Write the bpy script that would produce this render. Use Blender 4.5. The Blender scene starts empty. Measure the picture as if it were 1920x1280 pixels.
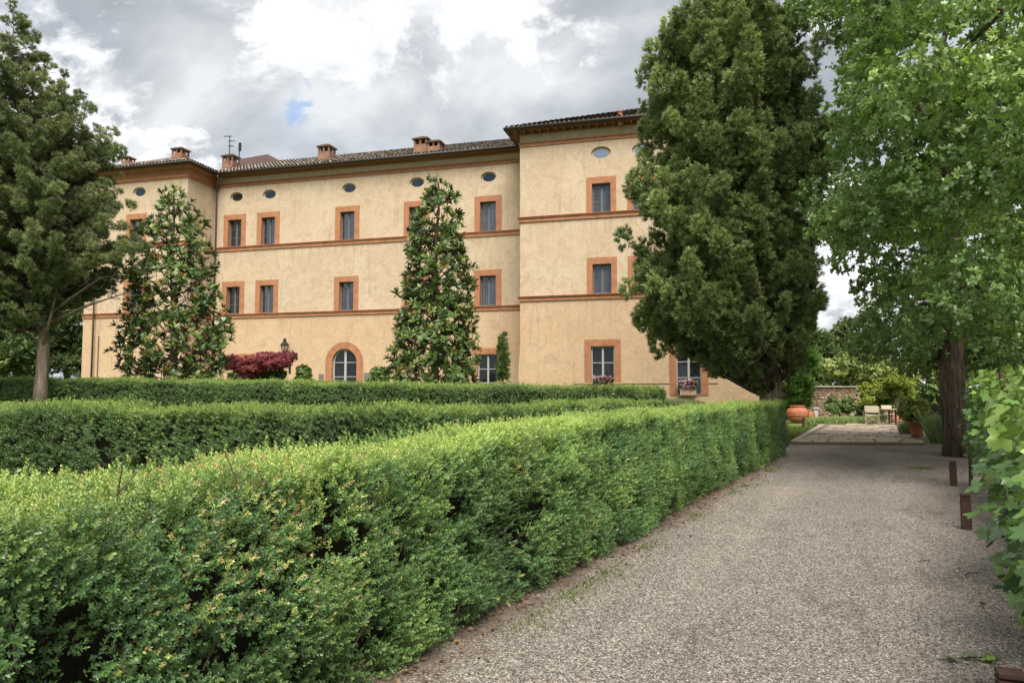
import bpy, bmesh, math, random
import numpy as np
from mathutils import Vector, Matrix

rng = np.random.default_rng(7)
random.seed(7)
sc = bpy.context.scene
col = sc.collection

# ------------------------------------------------------------------ camera
F = 1400.0                     # focal length in photo pixels (1920 wide)
PITCH = math.atan(96 / 1400)
EYE = 1.65
cam_d = bpy.data.cameras.new('camera')
cam_d.sensor_width = 36
cam_d.lens = F / 1920 * 36
cam_d.clip_start = 0.05
cam_d.clip_end = 4000
cam = bpy.data.objects.new('camera', cam_d)
cam.location = (0, 0, EYE)
cam.rotation_euler = (math.pi / 2 + PITCH, 0, 0)
col.objects.link(cam)
sc.camera = cam

# ------------------------------------------------------------------ light
SUN_EL = math.radians(54)
SUN_AZ = math.atan2(0.12, -0.99)          # compass angle from +Y towards +X of the sun's position
sun_dir = Vector((math.sin(SUN_AZ) * math.cos(SUN_EL), math.cos(SUN_AZ) * math.cos(SUN_EL), math.sin(SUN_EL)))
sun_d = bpy.data.lights.new('sun', 'SUN')
sun_d.energy = 1.5
sun_d.angle = math.radians(40)
sun_d.color = (1.0, 0.95, 0.86)
sun = bpy.data.objects.new('sun', sun_d)
sun.rotation_euler = sun_dir.to_track_quat('Z', 'Y').to_euler()
sun.location = (0, 0, 60)
col.objects.link(sun)
sc.view_settings.view_transform = 'Standard'
sc.view_settings.look = 'None'
sc.view_settings.gamma = 1
sc.view_settings.use_curve_mapping = False
sc.view_settings.exposure = 2.4
sc.cycles.max_bounces = 6
sc.cycles.diffuse_bounces = 4
sc.cycles.glossy_bounces = 2
sc.cycles.transmission_bounces = 4
sc.cycles.use_denoising = True


def make_world():
    w = bpy.data.worlds.new('World')
    sc.world = w
    w.use_nodes = True
    nt = w.node_tree
    nt.nodes.clear()
    N = nt.nodes.new
    L = nt.links.new
    out = N('ShaderNodeOutputWorld')
    bg = N('ShaderNodeBackground')
    bg.inputs['Strength'].default_value = 1.0
    L(bg.outputs[0], out.inputs[0])
    sky = N('ShaderNodeTexSky')
    sky.sky_type = 'NISHITA'
    sky.sun_disc = False
    sky.sun_elevation = SUN_EL
    sky.sun_rotation = SUN_AZ
    skyk = N('ShaderNodeVectorMath'); skyk.operation = 'SCALE'
    skyk.inputs['Scale'].default_value = 0.042
    L(sky.outputs[0], skyk.inputs[0])
    tc = N('ShaderNodeTexCoord')
    nrm = N('ShaderNodeVectorMath'); nrm.operation = 'NORMALIZE'
    L(tc.outputs['Generated'], nrm.inputs[0])
    sep = N('ShaderNodeSeparateXYZ'); L(nrm.outputs[0], sep.inputs[0])
    zc = N('ShaderNodeMath'); zc.operation = 'MAXIMUM'; zc.inputs[1].default_value = 0.0
    L(sep.outputs[2], zc.inputs[0])
    za = N('ShaderNodeMath'); za.operation = 'ADD'; za.inputs[1].default_value = 0.62
    L(zc.outputs[0], za.inputs[0])
    inv = N('ShaderNodeMath'); inv.operation = 'DIVIDE'; inv.inputs[0].default_value = 1.0
    L(za.outputs[0], inv.inputs[1])
    pr = N('ShaderNodeVectorMath'); pr.operation = 'SCALE'
    L(nrm.outputs[0], pr.inputs[0]); L(inv.outputs[0], pr.inputs['Scale'])
    mp = N('ShaderNodeMapping'); mp.inputs['Location'].default_value = (3.1, 1.35, 0.4)
    mp.inputs['Rotation'].default_value = (0, 0, math.radians(35))
    mp.inputs['Scale'].default_value = (1.0, 1.35, 1.0)
    L(pr.outputs[0], mp.inputs[0])

    def noise(scale, detail, rough, dist, src, loc=None):
        n = N('ShaderNodeTexNoise')
        n.inputs['Scale'].default_value = scale
        n.inputs['Detail'].default_value = detail
        n.inputs['Roughness'].default_value = rough
        n.inputs['Distortion'].default_value = dist
        L(src, n.inputs['Vector'])
        return n.outputs[0]

    def ramp(src, stops, interp='EASE'):
        r = N('ShaderNodeValToRGB')
        r.color_ramp.interpolation = interp
        el = r.color_ramp.elements
        while len(el) < len(stops):
            el.new(0.5)
        for e, (p, c) in zip(el, stops):
            e.position = p
            e.color = (c, c, c, 1) if not isinstance(c, tuple) else (*c, 1)
        L(src, r.inputs[0])
        return r.outputs[0]
    big = noise(2.9, 8, 0.55, 0.3, mp.outputs[0])
    mp2 = N('ShaderNodeMapping'); mp2.inputs['Location'].default_value = (7.3, 2.2, 1.9)
    L(pr.outputs[0], mp2.inputs[0])
    puff = noise(3.3, 12, 0.60, 0.25, mp2.outputs[0])
    fine = noise(9.0, 9, 0.62, 0.3, mp.outputs[0])
    grey = ramp(big, [(0.34, (0.063, 0.070, 0.079)), (0.49, (0.103, 0.110, 0.119)), (0.62, (0.165, 0.170, 0.175))], 'LINEAR')
    wmask = ramp(puff, [(0.495, 0.0), (0.53, 0.72), (0.62, 1.0)], 'LINEAR')
    white = ramp(fine, [(0.34, (0.142, 0.147, 0.152)), (0.58, (0.245, 0.246, 0.247))], 'LINEAR')
    cm = N('ShaderNodeMix'); cm.data_type = 'RGBA'
    L(wmask, cm.inputs['Factor']); L(grey, cm.inputs['A']); L(white, cm.inputs['B'])
    cl = cm.outputs['Result']
    # a hole of blue sky between the clouds, ragged by noise
    x, y = (535 - 960) / F, -(192 - 640) / F
    hd = Vector((x, math.cos(PITCH) - y * math.sin(PITCH), math.sin(PITCH) + y * math.cos(PITCH))).normalized()
    df = N('ShaderNodeVectorMath'); df.operation = 'DISTANCE'; df.inputs[1].default_value = hd
    L(nrm.outputs[0], df.inputs[0])
    rag = noise(16.0, 7, 0.62, 0.8, nrm.outputs[0])
    ad = N('ShaderNodeMath'); ad.operation = 'MULTIPLY_ADD'; ad.inputs[1].default_value = 0.22
    L(rag, ad.inputs[0]); L(df.outputs['Value'], ad.inputs[2])
    hole = ramp(ad.outputs[0], [(0.108, 0.75), (0.142, 0.0)])
    # thin veil elsewhere lets a little blue through
    veil = ramp(noise(0.9, 4, 0.5, 0.0, mp.outputs[0]), [(0.30, 0.30), (0.48, 0.0)])
    mx = N('ShaderNodeMath'); mx.operation = 'MAXIMUM'
    L(hole, mx.inputs[0]); L(veil, mx.inputs[1])
    mix = N('ShaderNodeMix'); mix.data_type = 'RGBA'
    L(mx.outputs[0], mix.inputs['Factor'])
    L(cl, mix.inputs['A']); L(skyk.outputs[0], mix.inputs['B'])
    L(mix.outputs['Result'], bg.inputs['Color'])


make_world()

# ------------------------------------------------------------------ helpers
def pix(u, v, Y):
    """point at depth Y (metres along +Y) on the line of sight of a photo pixel"""
    x, y = (u - 960) / F, -(v - 640) / F
    d = np.array([x, math.cos(PITCH) - y * math.sin(PITCH), math.sin(PITCH) + y * math.cos(PITCH)])
    return np.array([0, 0, EYE]) + d * (Y / d[1])


def sstep(a, b, x):
    t = np.clip((np.asarray(x, float) - a) / (b - a), 0, 1)
    return t * t * (3 - 2 * t)


PT = np.array([0.4545, 0.8908])            # direction of the path
PN = np.array([0.8908, -0.4545])           # to its right
PO = np.array([-2.95, 0.0])                # foot of the front hedge abreast of the camera


def pth(a, b):
    return PO + a * PT + b * PN


def ground_z(X, Y):
    b = (np.asarray(X) - PO[0]) * PN[0] + (np.asarray(Y) - PO[1]) * PN[1]
    return 1.4 * sstep(5, 36, Y) * sstep(1.0, 3.2, -b) * (1 - sstep(8.0, 11.5, X)) - 0.03


def hsh(i, j, k):
    n = np.sin(i * 127.1 + j * 311.7 + k * 74.7) * 43758.5453
    return n - np.floor(n)


def vnoise(p):
    p = np.asarray(p, float)
    i = np.floor(p); f = p - i; f = f * f * (3 - 2 * f)
    r = 0
    for dx in (0, 1):
        for dy in (0, 1):
            for dz in (0, 1):
                wgt = (f[:, 0] if dx else 1 - f[:, 0]) * (f[:, 1] if dy else 1 - f[:, 1]) * (f[:, 2] if dz else 1 - f[:, 2])
                r = r + wgt * hsh(i[:, 0] + dx, i[:, 1] + dy, i[:, 2] + dz)
    return r


def link(o, parent=None):
    col.objects.link(o)
    if parent is not None:
        o.parent = parent
    return o


def tag(o, label=None, cat=None, group=None, kind=None):
    if label: o['label'] = label
    if cat: o['category'] = cat
    if group: o['group'] = group
    if kind: o['kind'] = kind
    return o


def empty(name, loc, label, cat, group=None, rz=0.0):
    o = bpy.data.objects.new(name, None)
    o.location = loc
    o.rotation_euler = (0, 0, rz)
    o.empty_display_size = 0.2
    link(o)
    return tag(o, label, cat, group)


def np_mesh(name, verts, faces, mat, tint=None, smooth=False):
    """faces: (F,k) integer array"""
    me = bpy.data.meshes.new(name)
    verts = np.ascontiguousarray(verts, np.float32)
    faces = np.ascontiguousarray(faces, np.int32)
    k = faces.shape[1]
    me.vertices.add(len(verts)); me.vertices.foreach_set('co', verts.ravel())
    me.loops.add(faces.size); me.loops.foreach_set('vertex_index', faces.ravel())
    me.polygons.add(len(faces))
    me.polygons.foreach_set('loop_start', np.arange(len(faces), dtype=np.int32) * k)
    if smooth:
        me.polygons.foreach_set('use_smooth', np.ones(len(faces), bool))
    me.update(calc_edges=True)
    if tint is not None:
        at = me.attributes.new('tint', 'FLOAT', 'POINT')
        at.data.foreach_set('value', np.ascontiguousarray(tint, np.float32))
    me.materials.append(mat)
    return me


def np_obj(name, verts, faces, mat, parent=None, tint=None, kind=None, smooth=False):
    """a mesh object; verts in the parent's space"""
    o = bpy.data.objects.new(name, np_mesh(name, verts, faces, mat, tint, smooth))
    link(o, parent)
    if kind: o['kind'] = kind
    return o


def furrow(mb, n0, cen, amp=.07):
    """vertical ridges and hollows in the trunk vertices added since index n0"""
    cz = [c[2] for c in cen]
    for i in range(n0, len(mb.v)):
        x, y, z = mb.v[i]
        cx, cy = np.interp(z, cz, [c[0] for c in cen]), np.interp(z, cz, [c[1] for c in cen])
        a = math.atan2(y - cy, x - cx)
        k = 1 + amp * math.sin(9 * a + z * .9) + amp * .7 * math.sin(17 * a - z * 1.6) + amp * .5 * math.sin(3 * a + 1.0)
        mb.v[i] = (cx + (x - cx) * k, cy + (y - cy) * k, z)


class MB:
    """collects boxes, tubes, lathes; builds ONE mesh object"""
    def __init__(s):
        s.v = []; s.f = []

    def add(s, vs, fs):
        n = len(s.v)
        s.v += [tuple(map(float, q)) for q in vs]
        s.f += [tuple(i + n for i in f) for f in fs]
        return s

    def box(s, x0, x1, y0, y1, z0, z1):
        vs = [(x0, y0, z0), (x1, y0, z0), (x1, y1, z0), (x0, y1, z0), (x0, y0, z1), (x1, y0, z1), (x1, y1, z1), (x0, y1, z1)]
        return s.add(vs, [(0, 3, 2, 1), (4, 5, 6, 7), (0, 1, 5, 4), (1, 2, 6, 5), (2, 3, 7, 6), (3, 0, 4, 7)])

    def tube(s, pts, rad, n=7, cap=True):
        pts = [np.array(q, float) for q in pts]
        if not hasattr(rad, '__len__'):
            rad = [rad] * len(pts)
        vs = []
        ref = np.array([0.3, 0.5, 0.81])
        for i, q in enumerate(pts):
            d = pts[min(i + 1, len(pts) - 1)] - pts[max(i - 1, 0)]
            d = d / (np.linalg.norm(d) + 1e-9)
            r0 = ref if abs(d @ ref) < 0.9 else np.array([1.0, 0, 0])
            x = np.cross(d, r0); x /= np.linalg.norm(x); y = np.cross(d, x)
            for k in range(n):
                a = 2 * math.pi * k / n
                vs.append(q + rad[i] * (math.cos(a) * x + math.sin(a) * y))
        fs = []
        for i in range(len(pts) - 1):
            for k in range(n):
                fs.append((i * n + k, i * n + (k + 1) % n, (i + 1) * n + (k + 1) % n, (i + 1) * n + k))
        if cap:
            fs.append(tuple(range(n))[::-1]); fs.append(tuple((len(pts) - 1) * n + k for k in range(n)))
        return s.add(vs, fs)

    def lathe(s, prof, n=20, c=(0, 0, 0)):
        vs = []; fs = []
        for r, z in prof:
            for k in range(n):
                a = 2 * math.pi * k / n
                vs.append((c[0] + r * math.cos(a), c[1] + r * math.sin(a), c[2] + z))
        for i in range(len(prof) - 1):
            for k in range(n):
                fs.append((i * n + k, i * n + (k + 1) % n, (i + 1) * n + (k + 1) % n, (i + 1) * n + k))
        return s.add(vs, fs)

    def mesh(s, name, mat, smooth=False):
        me = bpy.data.meshes.new(name)
        me.from_pydata(s.v, [], s.f)
        me.materials.append(mat)
        if smooth:
            me.polygons.foreach_set('use_smooth', [True] * len(me.polygons))
        me.update()
        return me

    def build(s, name, mat, parent=None, loc=None, bevel=0, smooth=False):
        o = bpy.data.objects.new(name, s.mesh(name, mat, smooth))
        if loc is not None: o.location = loc
        link(o, parent)
        if bevel:
            m = o.modifiers.new('bevel', 'BEVEL'); m.width = bevel; m.segments = 2; m.limit_method = 'ANGLE'
        return o


# ------------------------------------------------------------------ materials
def new_mat(name):
    m = bpy.data.materials.new(name)
    m.use_nodes = True
    nt = m.node_tree
    return m, nt, nt.nodes['Principled BSDF'], nt.nodes['Material Output']


def nd(nt, typ, **kw):
    n = nt.nodes.new(typ)
    for k, v in kw.items():
        if k in n.inputs: n.inputs[k].default_value = v
        else: setattr(n, k, v)
    return n


def ramp_node(nt, src, stops, interp='LINEAR'):
    r = nt.nodes.new('ShaderNodeValToRGB')
    r.color_ramp.interpolation = interp
    el = r.color_ramp.elements
    while len(el) < len(stops): el.new(0.5)
    for e, (p, c) in zip(el, stops):
        e.position = p; e.color = (*c, 1) if isinstance(c, tuple) else (c, c, c, 1)
    nt.links.new(src, r.inputs[0])
    return r.outputs[0]


def mix_col(nt, fac, a, b, mode='MIX'):
    m = nt.nodes.new('ShaderNodeMix'); m.data_type = 'RGBA'; m.blend_type = mode
    for sock, val in (('Factor', fac), ('A', a), ('B', b)):
        if isinstance(val, bpy.types.NodeSocket): nt.links.new(val, m.inputs[sock])
        elif isinstance(val, tuple): m.inputs[sock].default_value = (*val, 1)
        else: m.inputs[sock].default_value = val
    return m.outputs['Result']


def tex_noise(nt, scale, detail=5, rough=0.55, vec=None, dist=0.0):
    n = nd(nt, 'ShaderNodeTexNoise', Scale=scale, Detail=detail, Roughness=rough, Distortion=dist)
    if vec is not None: nt.links.new(vec, n.inputs['Vector'])
    return n.outputs[0]


def obj_vec(nt, scale=(1, 1, 1), rot=(0, 0, 0)):
    t = nt.nodes.new('ShaderNodeTexCoord')
    m = nd(nt, 'ShaderNodeMapping'); m.inputs['Scale'].default_value = scale; m.inputs['Rotation'].default_value = rot
    nt.links.new(t.outputs['Object'], m.inputs[0])
    return m.outputs[0]


def bump(nt, bsdf, height, strength=0.3, dist=0.02):
    b = nd(nt, 'ShaderNodeBump', Strength=strength, Distance=dist)
    nt.links.new(height, b.inputs['Height']); nt.links.new(b.outputs[0], bsdf.inputs['Normal'])


def leaf_mat(name, stops, rough=0.5, transl=0.3, spec=0.35, noise_amt=0.15):
    """leaf colour picked by the per-leaf attribute 'tint'; thin leaves let light through"""
    m, nt, b, out = new_mat(name)
    at = nd(nt, 'ShaderNodeAttribute', attribute_name='tint')
    ai = nd(nt, 'ShaderNodeAttribute', attribute_name='itint', attribute_type='INSTANCER')
    sm = nd(nt, 'ShaderNodeMath', operation='ADD', use_clamp=True)
    nt.links.new(at.outputs['Fac'], sm.inputs[0]); nt.links.new(ai.outputs['Fac'], sm.inputs[1])
    c = ramp_node(nt, sm.outputs[0], stops)
    geo = nt.nodes.new('ShaderNodeNewGeometry')
    n = tex_noise(nt, 1.3, 3, 0.5, geo.outputs['Position'])
    c = mix_col(nt, 1.0, c, ramp_node(nt, n, [(0.3, 1 - noise_amt), (0.7, 1 + noise_amt)]), 'MULTIPLY')
    nt.links.new(c, b.inputs['Base Color'])
    b.inputs['Roughness'].default_value = rough
    b.inputs['Specular IOR Level'].default_value = spec
    t = nt.nodes.new('ShaderNodeBsdfTranslucent')
    nt.links.new(mix_col(nt, 1.0, c, (1.0, 1.05, 0.55), 'MULTIPLY'), t.inputs[0])
    mx = nd(nt, 'ShaderNodeMixShader'); mx.inputs[0].default_value = transl
    nt.links.new(b.outputs[0], mx.inputs[1]); nt.links.new(t.outputs[0], mx.inputs[2])
    nt.links.new(mx.outputs[0], out.inputs[0])
    return m


def plain(name, c, rough=0.7, var=0.12, scale=6.0, bump_s=0.0, metal=0.0, spec=0.4):
    m, nt, b, out = new_mat(name)
    n = tex_noise(nt, scale, 6, 0.6, obj_vec(nt))
    c2 = mix_col(nt, 1.0, c, ramp_node(nt, n, [(0.25, 1 - var), (0.75, 1 + var)]), 'MULTIPLY')
    nt.links.new(c2, b.inputs['Base Color'])
    b.inputs['Roughness'].default_value = rough
    b.inputs['Metallic'].default_value = metal
    b.inputs['Specular IOR Level'].default_value = spec
    if bump_s: bump(nt, b, tex_noise(nt, scale * 6, 5, 0.6, obj_vec(nt)), bump_s, 0.02)
    return m


def tinted(name, stops, rough=0.85, scale=12, var=0.15, bump_s=0.3):
    m, nt, b, out = new_mat(name)
    at = nd(nt, 'ShaderNodeAttribute', attribute_name='tint')
    c = ramp_node(nt, at.outputs['Fac'], stops)
    n = tex_noise(nt, scale, 6, 0.6, obj_vec(nt))
    c = mix_col(nt, 1.0, c, ramp_node(nt, n, [(0.25, 1 - var), (0.75, 1 + var)]), 'MULTIPLY')
    nt.links.new(c, b.inputs['Base Color'])
    b.inputs['Roughness'].default_value = rough
    if bump_s: bump(nt, b, tex_noise(nt, scale * 5, 5, 0.6, obj_vec(nt)), bump_s, 0.02)
    return m


def random_tinted(name, stops, rough=0.85, scale=12, var=0.15, bump_s=0.3):
    """colour picked per object"""
    m, nt, b, out = new_mat(name)
    oi = nt.nodes.new('ShaderNodeObjectInfo')
    c = ramp_node(nt, oi.outputs['Random'], stops)
    n = tex_noise(nt, scale, 6, 0.6, obj_vec(nt))
    c = mix_col(nt, 1.0, c, ramp_node(nt, n, [(0.25, 1 - var), (0.75, 1 + var)]), 'MULTIPLY')
    nt.links.new(c, b.inputs['Base Color'])
    b.inputs['Roughness'].default_value = rough
    if bump_s: bump(nt, b, tex_noise(nt, scale * 4, 5, 0.6, obj_vec(nt)), bump_s, 0.02)
    return m


def stucco_mat():
    m, nt, b, out = new_mat('ochre_stucco')
    v = obj_vec(nt)
    base = mix_col(nt, ramp_node(nt, tex_noise(nt, 0.35, 4, 0.6, v), [(0.35, 0.0), (0.65, 1.0)]), (0.445, 0.340, 0.236), (0.492, 0.392, 0.283))
    # the ground storey was plastered in a slightly pinker coat
    sx = nt.nodes.new('ShaderNodeSeparateXYZ'); nt.links.new(v, sx.inputs[0])
    low = ramp_node(nt, sx.outputs[2], [(0.0, 1.0), (1.0, 1.0)])
    mr = nd(nt, 'ShaderNodeMapRange'); mr.inputs[1].default_value = 6.2; mr.inputs[2].default_value = 6.4
    nt.links.new(sx.outputs[2], mr.inputs[0])
    base = mix_col(nt, mr.outputs[0], mix_col(nt, 1.0, base, (1.03, 0.92, 0.83), 'MULTIPLY'), base)
    # cloudy trowel marks
    tr = tex_noise(nt, 1.7, 9, 0.68, v, 1.2)
    base = mix_col(nt, ramp_node(nt, tr, [(0.44, 0.0), (0.64, 0.7)]), base, (0.365, 0.268, 0.178))
    tr2 = tex_noise(nt, 4.5, 8, 0.7, v, 0.8)
    base = mix_col(nt, ramp_node(nt, tr2, [(0.50, 0.0), (0.70, 0.6)]), base, (0.50, 0.395, 0.272))
    mo = tex_noise(nt, 7.5, 6, 0.7, v, 0.6)
    base = mix_col(nt, 1.0, base, ramp_node(nt, mo, [(0.30, 0.90), (0.70, 1.10)]), 'MULTIPLY')
    # rain streaks
    st = tex_noise(nt, 1.0, 5, 0.6, obj_vec(nt, (5.0, 5.0, 0.22)))
    sm = tex_noise(nt, 0.5, 3, 0.5, v)
    stf = nd(nt, 'ShaderNodeMath', operation='MULTIPLY')
    nt.links.new(ramp_node(nt, st, [(0.54, 0.0), (0.72, 1.0)]), stf.inputs[0])
    nt.links.new(ramp_node(nt, sm, [(0.44, 0.0), (0.64, 0.6)]), stf.inputs[1])
    base = mix_col(nt, stf.outputs[0], base, (0.18, 0.143, 0.102))
    # dirt washed down from each string course
    tot = None
    for zb in (6.22, 10.40, 14.40):
        m1 = nd(nt, 'ShaderNodeMapRange'); m1.inputs[1].default_value = zb - 1.1; m1.inputs[2].default_value = zb
        nt.links.new(sx.outputs[2], m1.inputs[0])
        m2 = nd(nt, 'ShaderNodeMath', operation='LESS_THAN'); m2.inputs[1].default_value = zb
        nt.links.new(sx.outputs[2], m2.inputs[0])
        m3 = nd(nt, 'ShaderNodeMath', operation='MULTIPLY'); nt.links.new(m1.outputs[0], m3.inputs[0]); nt.links.new(m2.outputs[0], m3.inputs[1])
        if tot is None: tot = m3.outputs[0]
        else:
            m4 = nd(nt, 'ShaderNodeMath', operation='ADD'); nt.links.new(tot, m4.inputs[0]); nt.links.new(m3.outputs[0], m4.inputs[1]); tot = m4.outputs[0]
    dr = ramp_node(nt, tex_noise(nt, 1.0, 6, 0.65, obj_vec(nt, (9.0, 9.0, 0.35))), [(0.46, 0.0), (0.72, 0.45)])
    m5 = nd(nt, 'ShaderNodeMath', operation='MULTIPLY'); nt.links.new(tot, m5.inputs[0]); nt.links.new(dr, m5.inputs[1])
    base = mix_col(nt, m5.outputs[0], base, (0.165, 0.125, 0.085))
    sp = tex_noise(nt, 2.6, 10, 0.75, v, 0.3)
    base = mix_col(nt, ramp_node(nt, sp, [(0.60, 0.0), (0.70, 0.4)]), base, (0.19, 0.157, 0.118))
    nt.links.new(base, b.inputs['Base Color'])
    b.inputs['Roughness'].default_value = 0.92
    b.inputs['Specular IOR Level'].default_value = 0.2
    bump(nt, b, tex_noise(nt, 9, 8, 0.65, v), 0.25, 0.03)
    return m


def gravel_mat():
    m, nt, b, out = new_mat('gravel')
    v = obj_vec(nt)
    vo = nd(nt, 'ShaderNodeTexVoronoi', Scale=105.0); nt.links.new(v, vo.inputs['Vector'])
    sep = nt.nodes.new('ShaderNodeSeparateColor'); nt.links.new(vo.outputs['Color'], sep.inputs[0])
    c = ramp_node(nt, sep.outputs[0], [(0.0, (0.030, 0.025, 0.021)), (0.3, (0.108, 0.090, 0.076)), (0.7, (0.220, 0.190, 0.162)), (1.0, (0.43, 0.385, 0.345))])
    vb = nd(nt, 'ShaderNodeTexVoronoi', Scale=40.0); nt.links.new(v, vb.inputs['Vector'])
    sb = nt.nodes.new('ShaderNodeSeparateColor'); nt.links.new(vb.outputs['Color'], sb.inputs[0])
    c = mix_col(nt, 1.0, c, ramp_node(nt, sb.outputs[1], [(0.0, 0.78), (1.0, 1.2)]), 'MULTIPLY')
    gap = ramp_node(nt, vo.outputs['Distance'], [(0.45, 0.0), (0.95, 0.6)])
    c = mix_col(nt, gap, c, (0.035, 0.029, 0.024))
    big = tex_noise(nt, 0.55, 5, 0.6, v)
    c = mix_col(nt, 1.0, c, ramp_node(nt, big, [(0.3, 1.08), (0.7, 1.42)]), 'MULTIPLY')
    pat = tex_noise(nt, 1.6, 7, 0.68, obj_vec(nt, (1.5, 0.45, 1.0)), 0.8)
    c = mix_col(nt, ramp_node(nt, pat, [(0.52, 0.0), (0.68, 0.5)]), c, (0.075, 0.060, 0.047))
    tt_ = nt.nodes.new('ShaderNodeTexCoord'); sl = nt.nodes.new('ShaderNodeSeparateXYZ'); nt.links.new(tt_.outputs['Object'], sl.inputs[0])
    wv = nd(nt, 'ShaderNodeMath', operation='MULTIPLY_ADD'); wv.inputs[1].default_value = 0.7
    nt.links.new(tex_noise(nt, 0.9, 4, 0.6, v), wv.inputs[0]); nt.links.new(sl.outputs[0], wv.inputs[2])
    wn = nd(nt, 'ShaderNodeMath', operation='DIVIDE'); wn.inputs[1].default_value = 5.0; nt.links.new(wv.outputs[0], wn.inputs[0])
    track = ramp_node(nt, wn.outputs[0], [(0.20, 1.0), (0.27, 1.10), (0.34, 0.98), (0.50, 0.90), (0.60, 1.08), (0.68, 1.0), (0.85, 0.86)])
    c = mix_col(nt, 1.0, c, track, 'MULTIPLY')
    # soil washed in along the hedge foot and under the vines (path frame: x lateral)
    t = nt.nodes.new('ShaderNodeTexCoord')
    sx = nt.nodes.new('ShaderNodeSeparateXYZ'); nt.links.new(t.outputs['Object'], sx.inputs[0])
    wob = nd(nt, 'ShaderNodeMath', operation='MULTIPLY_ADD'); wob.inputs[1].default_value = 0.9
    nt.links.new(tex_noise(nt, 2.2, 6, 0.65, v), wob.inputs[0]); nt.links.new(sx.outputs[0], wob.inputs[2])
    edge = ramp_node(nt, wob.outputs[0], [(0.34, 0.75), (0.72, 0.0)])
    c = mix_col(nt, edge, c, (0.085, 0.058, 0.036))
    nt.links.new(c, b.inputs['Base Color'])
    b.inputs['Roughness'].default_value = 0.9
    b.inputs['Specular IOR Level'].default_value = 0.25
    hb = nd(nt, 'ShaderNodeMath', operation='MULTIPLY_ADD'); hb.inputs[1].default_value = -1.0; hb.inputs[2].default_value = 1.0
    nt.links.new(vo.outputs['Distance'], hb.inputs[0])
    bump(nt, b, hb.outputs[0], 0.9, 0.012)
    return m


def grass_mat():
    m, nt, b, out = new_mat('lawn_grass')
    v = obj_vec(nt)
    c = ramp_node(nt, tex_noise(nt, 14, 8, 0.7, v), [(0.3, (0.05, 0.075, 0.018)), (0.55, (0.10, 0.15, 0.035)), (0.75, (0.19, 0.22, 0.07))])
    c = mix_col(nt, ramp_node(nt, tex_noise(nt, 0.8, 4, 0.6, v), [(0.5, 0.0), (0.7, 0.5)]), c, (0.20, 0.17, 0.08))
    nt.links.new(c, b.inputs['Base Color'])
    b.inputs['Roughness'].default_value = 0.9
    bump(nt, b, tex_noise(nt, 40, 6, 0.7, v), 0.8, 0.03)
    return m


def bark_mat(name, a, c2, scale=7):
    m, nt, b, out = new_mat(name)
    v = obj_vec(nt, (scale, scale, scale * 0.16))
    n = tex_noise(nt, 1.0, 8, 0.68, v, 0.6)
    c = ramp_node(nt, n, [(0.34, a), (0.62, c2)])
    nt.links.new(c, b.inputs['Base Color'])
    b.inputs['Roughness'].default_value = 0.95
    b.inputs['Specular IOR Level'].default_value = 0.15
    bump(nt, b, n, 0.9, 0.06)
    return m


def glass_mat(name, inner, refl, rough=0.03, streak=None):
    """window pane: a dark or curtained room behind, mirrored sky in front"""
    m, nt, b, out = new_mat(name)
    if streak:
        n = tex_noise(nt, 1.0, 4, 0.6, obj_vec(nt, (14, 14, 0.8)))
        nt.links.new(ramp_node(nt, n, [(0.35, inner), (0.65, streak)]), b.inputs['Base Color'])
    else:
        b.inputs['Base Color'].default_value = (*inner, 1)
    b.inputs['Roughness'].default_value = 0.6
    b.inputs['Specular IOR Level'].default_value = 0.0
    g = nd(nt, 'ShaderNodeBsdfGlossy', Roughness=rough)
    g.inputs[0].default_value = (0.86, 0.93, 1.0, 1)
    n2 = tex_noise(nt, 1.6, 2, 0.5, obj_vec(nt))
    bm = nd(nt, 'ShaderNodeBump', Strength=0.05, Distance=0.05)
    nt.links.new(n2, bm.inputs['Height']); nt.links.new(bm.outputs[0], g.inputs['Normal'])
    fr = nd(nt, 'ShaderNodeFresnel', IOR=1.5)
    ad = nd(nt, 'ShaderNodeMath', operation='ADD'); ad.inputs[1].default_value = refl
    nt.links.new(fr.outputs[0], ad.inputs[0])
    mx = nt.nodes.new('ShaderNodeMixShader')
    nt.links.new(ad.outputs[0], mx.inputs[0]); nt.links.new(b.outputs[0], mx.inputs[1]); nt.links.new(g.outputs[0], mx.inputs[2])
    nt.links.new(mx.outputs[0], out.inputs[0])
    return m


def brick_mat():
    m, nt, b, out = new_mat('chimney_brick')
    t = nt.nodes.new('ShaderNodeTexCoord')
    sp = nt.nodes.new('ShaderNodeSeparateXYZ'); nt.links.new(t.outputs['Object'], sp.inputs[0])
    ad = nd(nt, 'ShaderNodeMath', operation='ADD'); nt.links.new(sp.outputs[0], ad.inputs[0]); nt.links.new(sp.outputs[1], ad.inputs[1])
    cb = nt.nodes.new('ShaderNodeCombineXYZ'); nt.links.new(ad.outputs[0], cb.inputs[0]); nt.links.new(sp.outputs[2], cb.inputs[1])
    br = nd(nt, 'ShaderNodeTexBrick', Scale=1.0)
    br.inputs['Brick Width'].default_value = 0.24; br.inputs['Row Height'].default_value = 0.068; br.inputs['Mortar Size'].default_value = 0.009
    br.inputs['Color1'].default_value = (0.17, 0.062, 0.034, 1); br.inputs['Color2'].default_value = (0.25, 0.105, 0.058, 1)
    br.inputs['Mortar'].default_value = (0.22, 0.175, 0.13, 1)
    nt.links.new(cb.outputs[0], br.inputs['Vector'])
    c = mix_col(nt, 1.0, br.outputs[0], ramp_node(nt, tex_noise(nt, 3, 5, 0.6, obj_vec(nt)), [(0.3, 0.75), (0.7, 1.2)]), 'MULTIPLY')
    nt.links.new(c, b.inputs['Base Color']); b.inputs['Roughness'].default_value = 0.9
    return m


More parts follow.
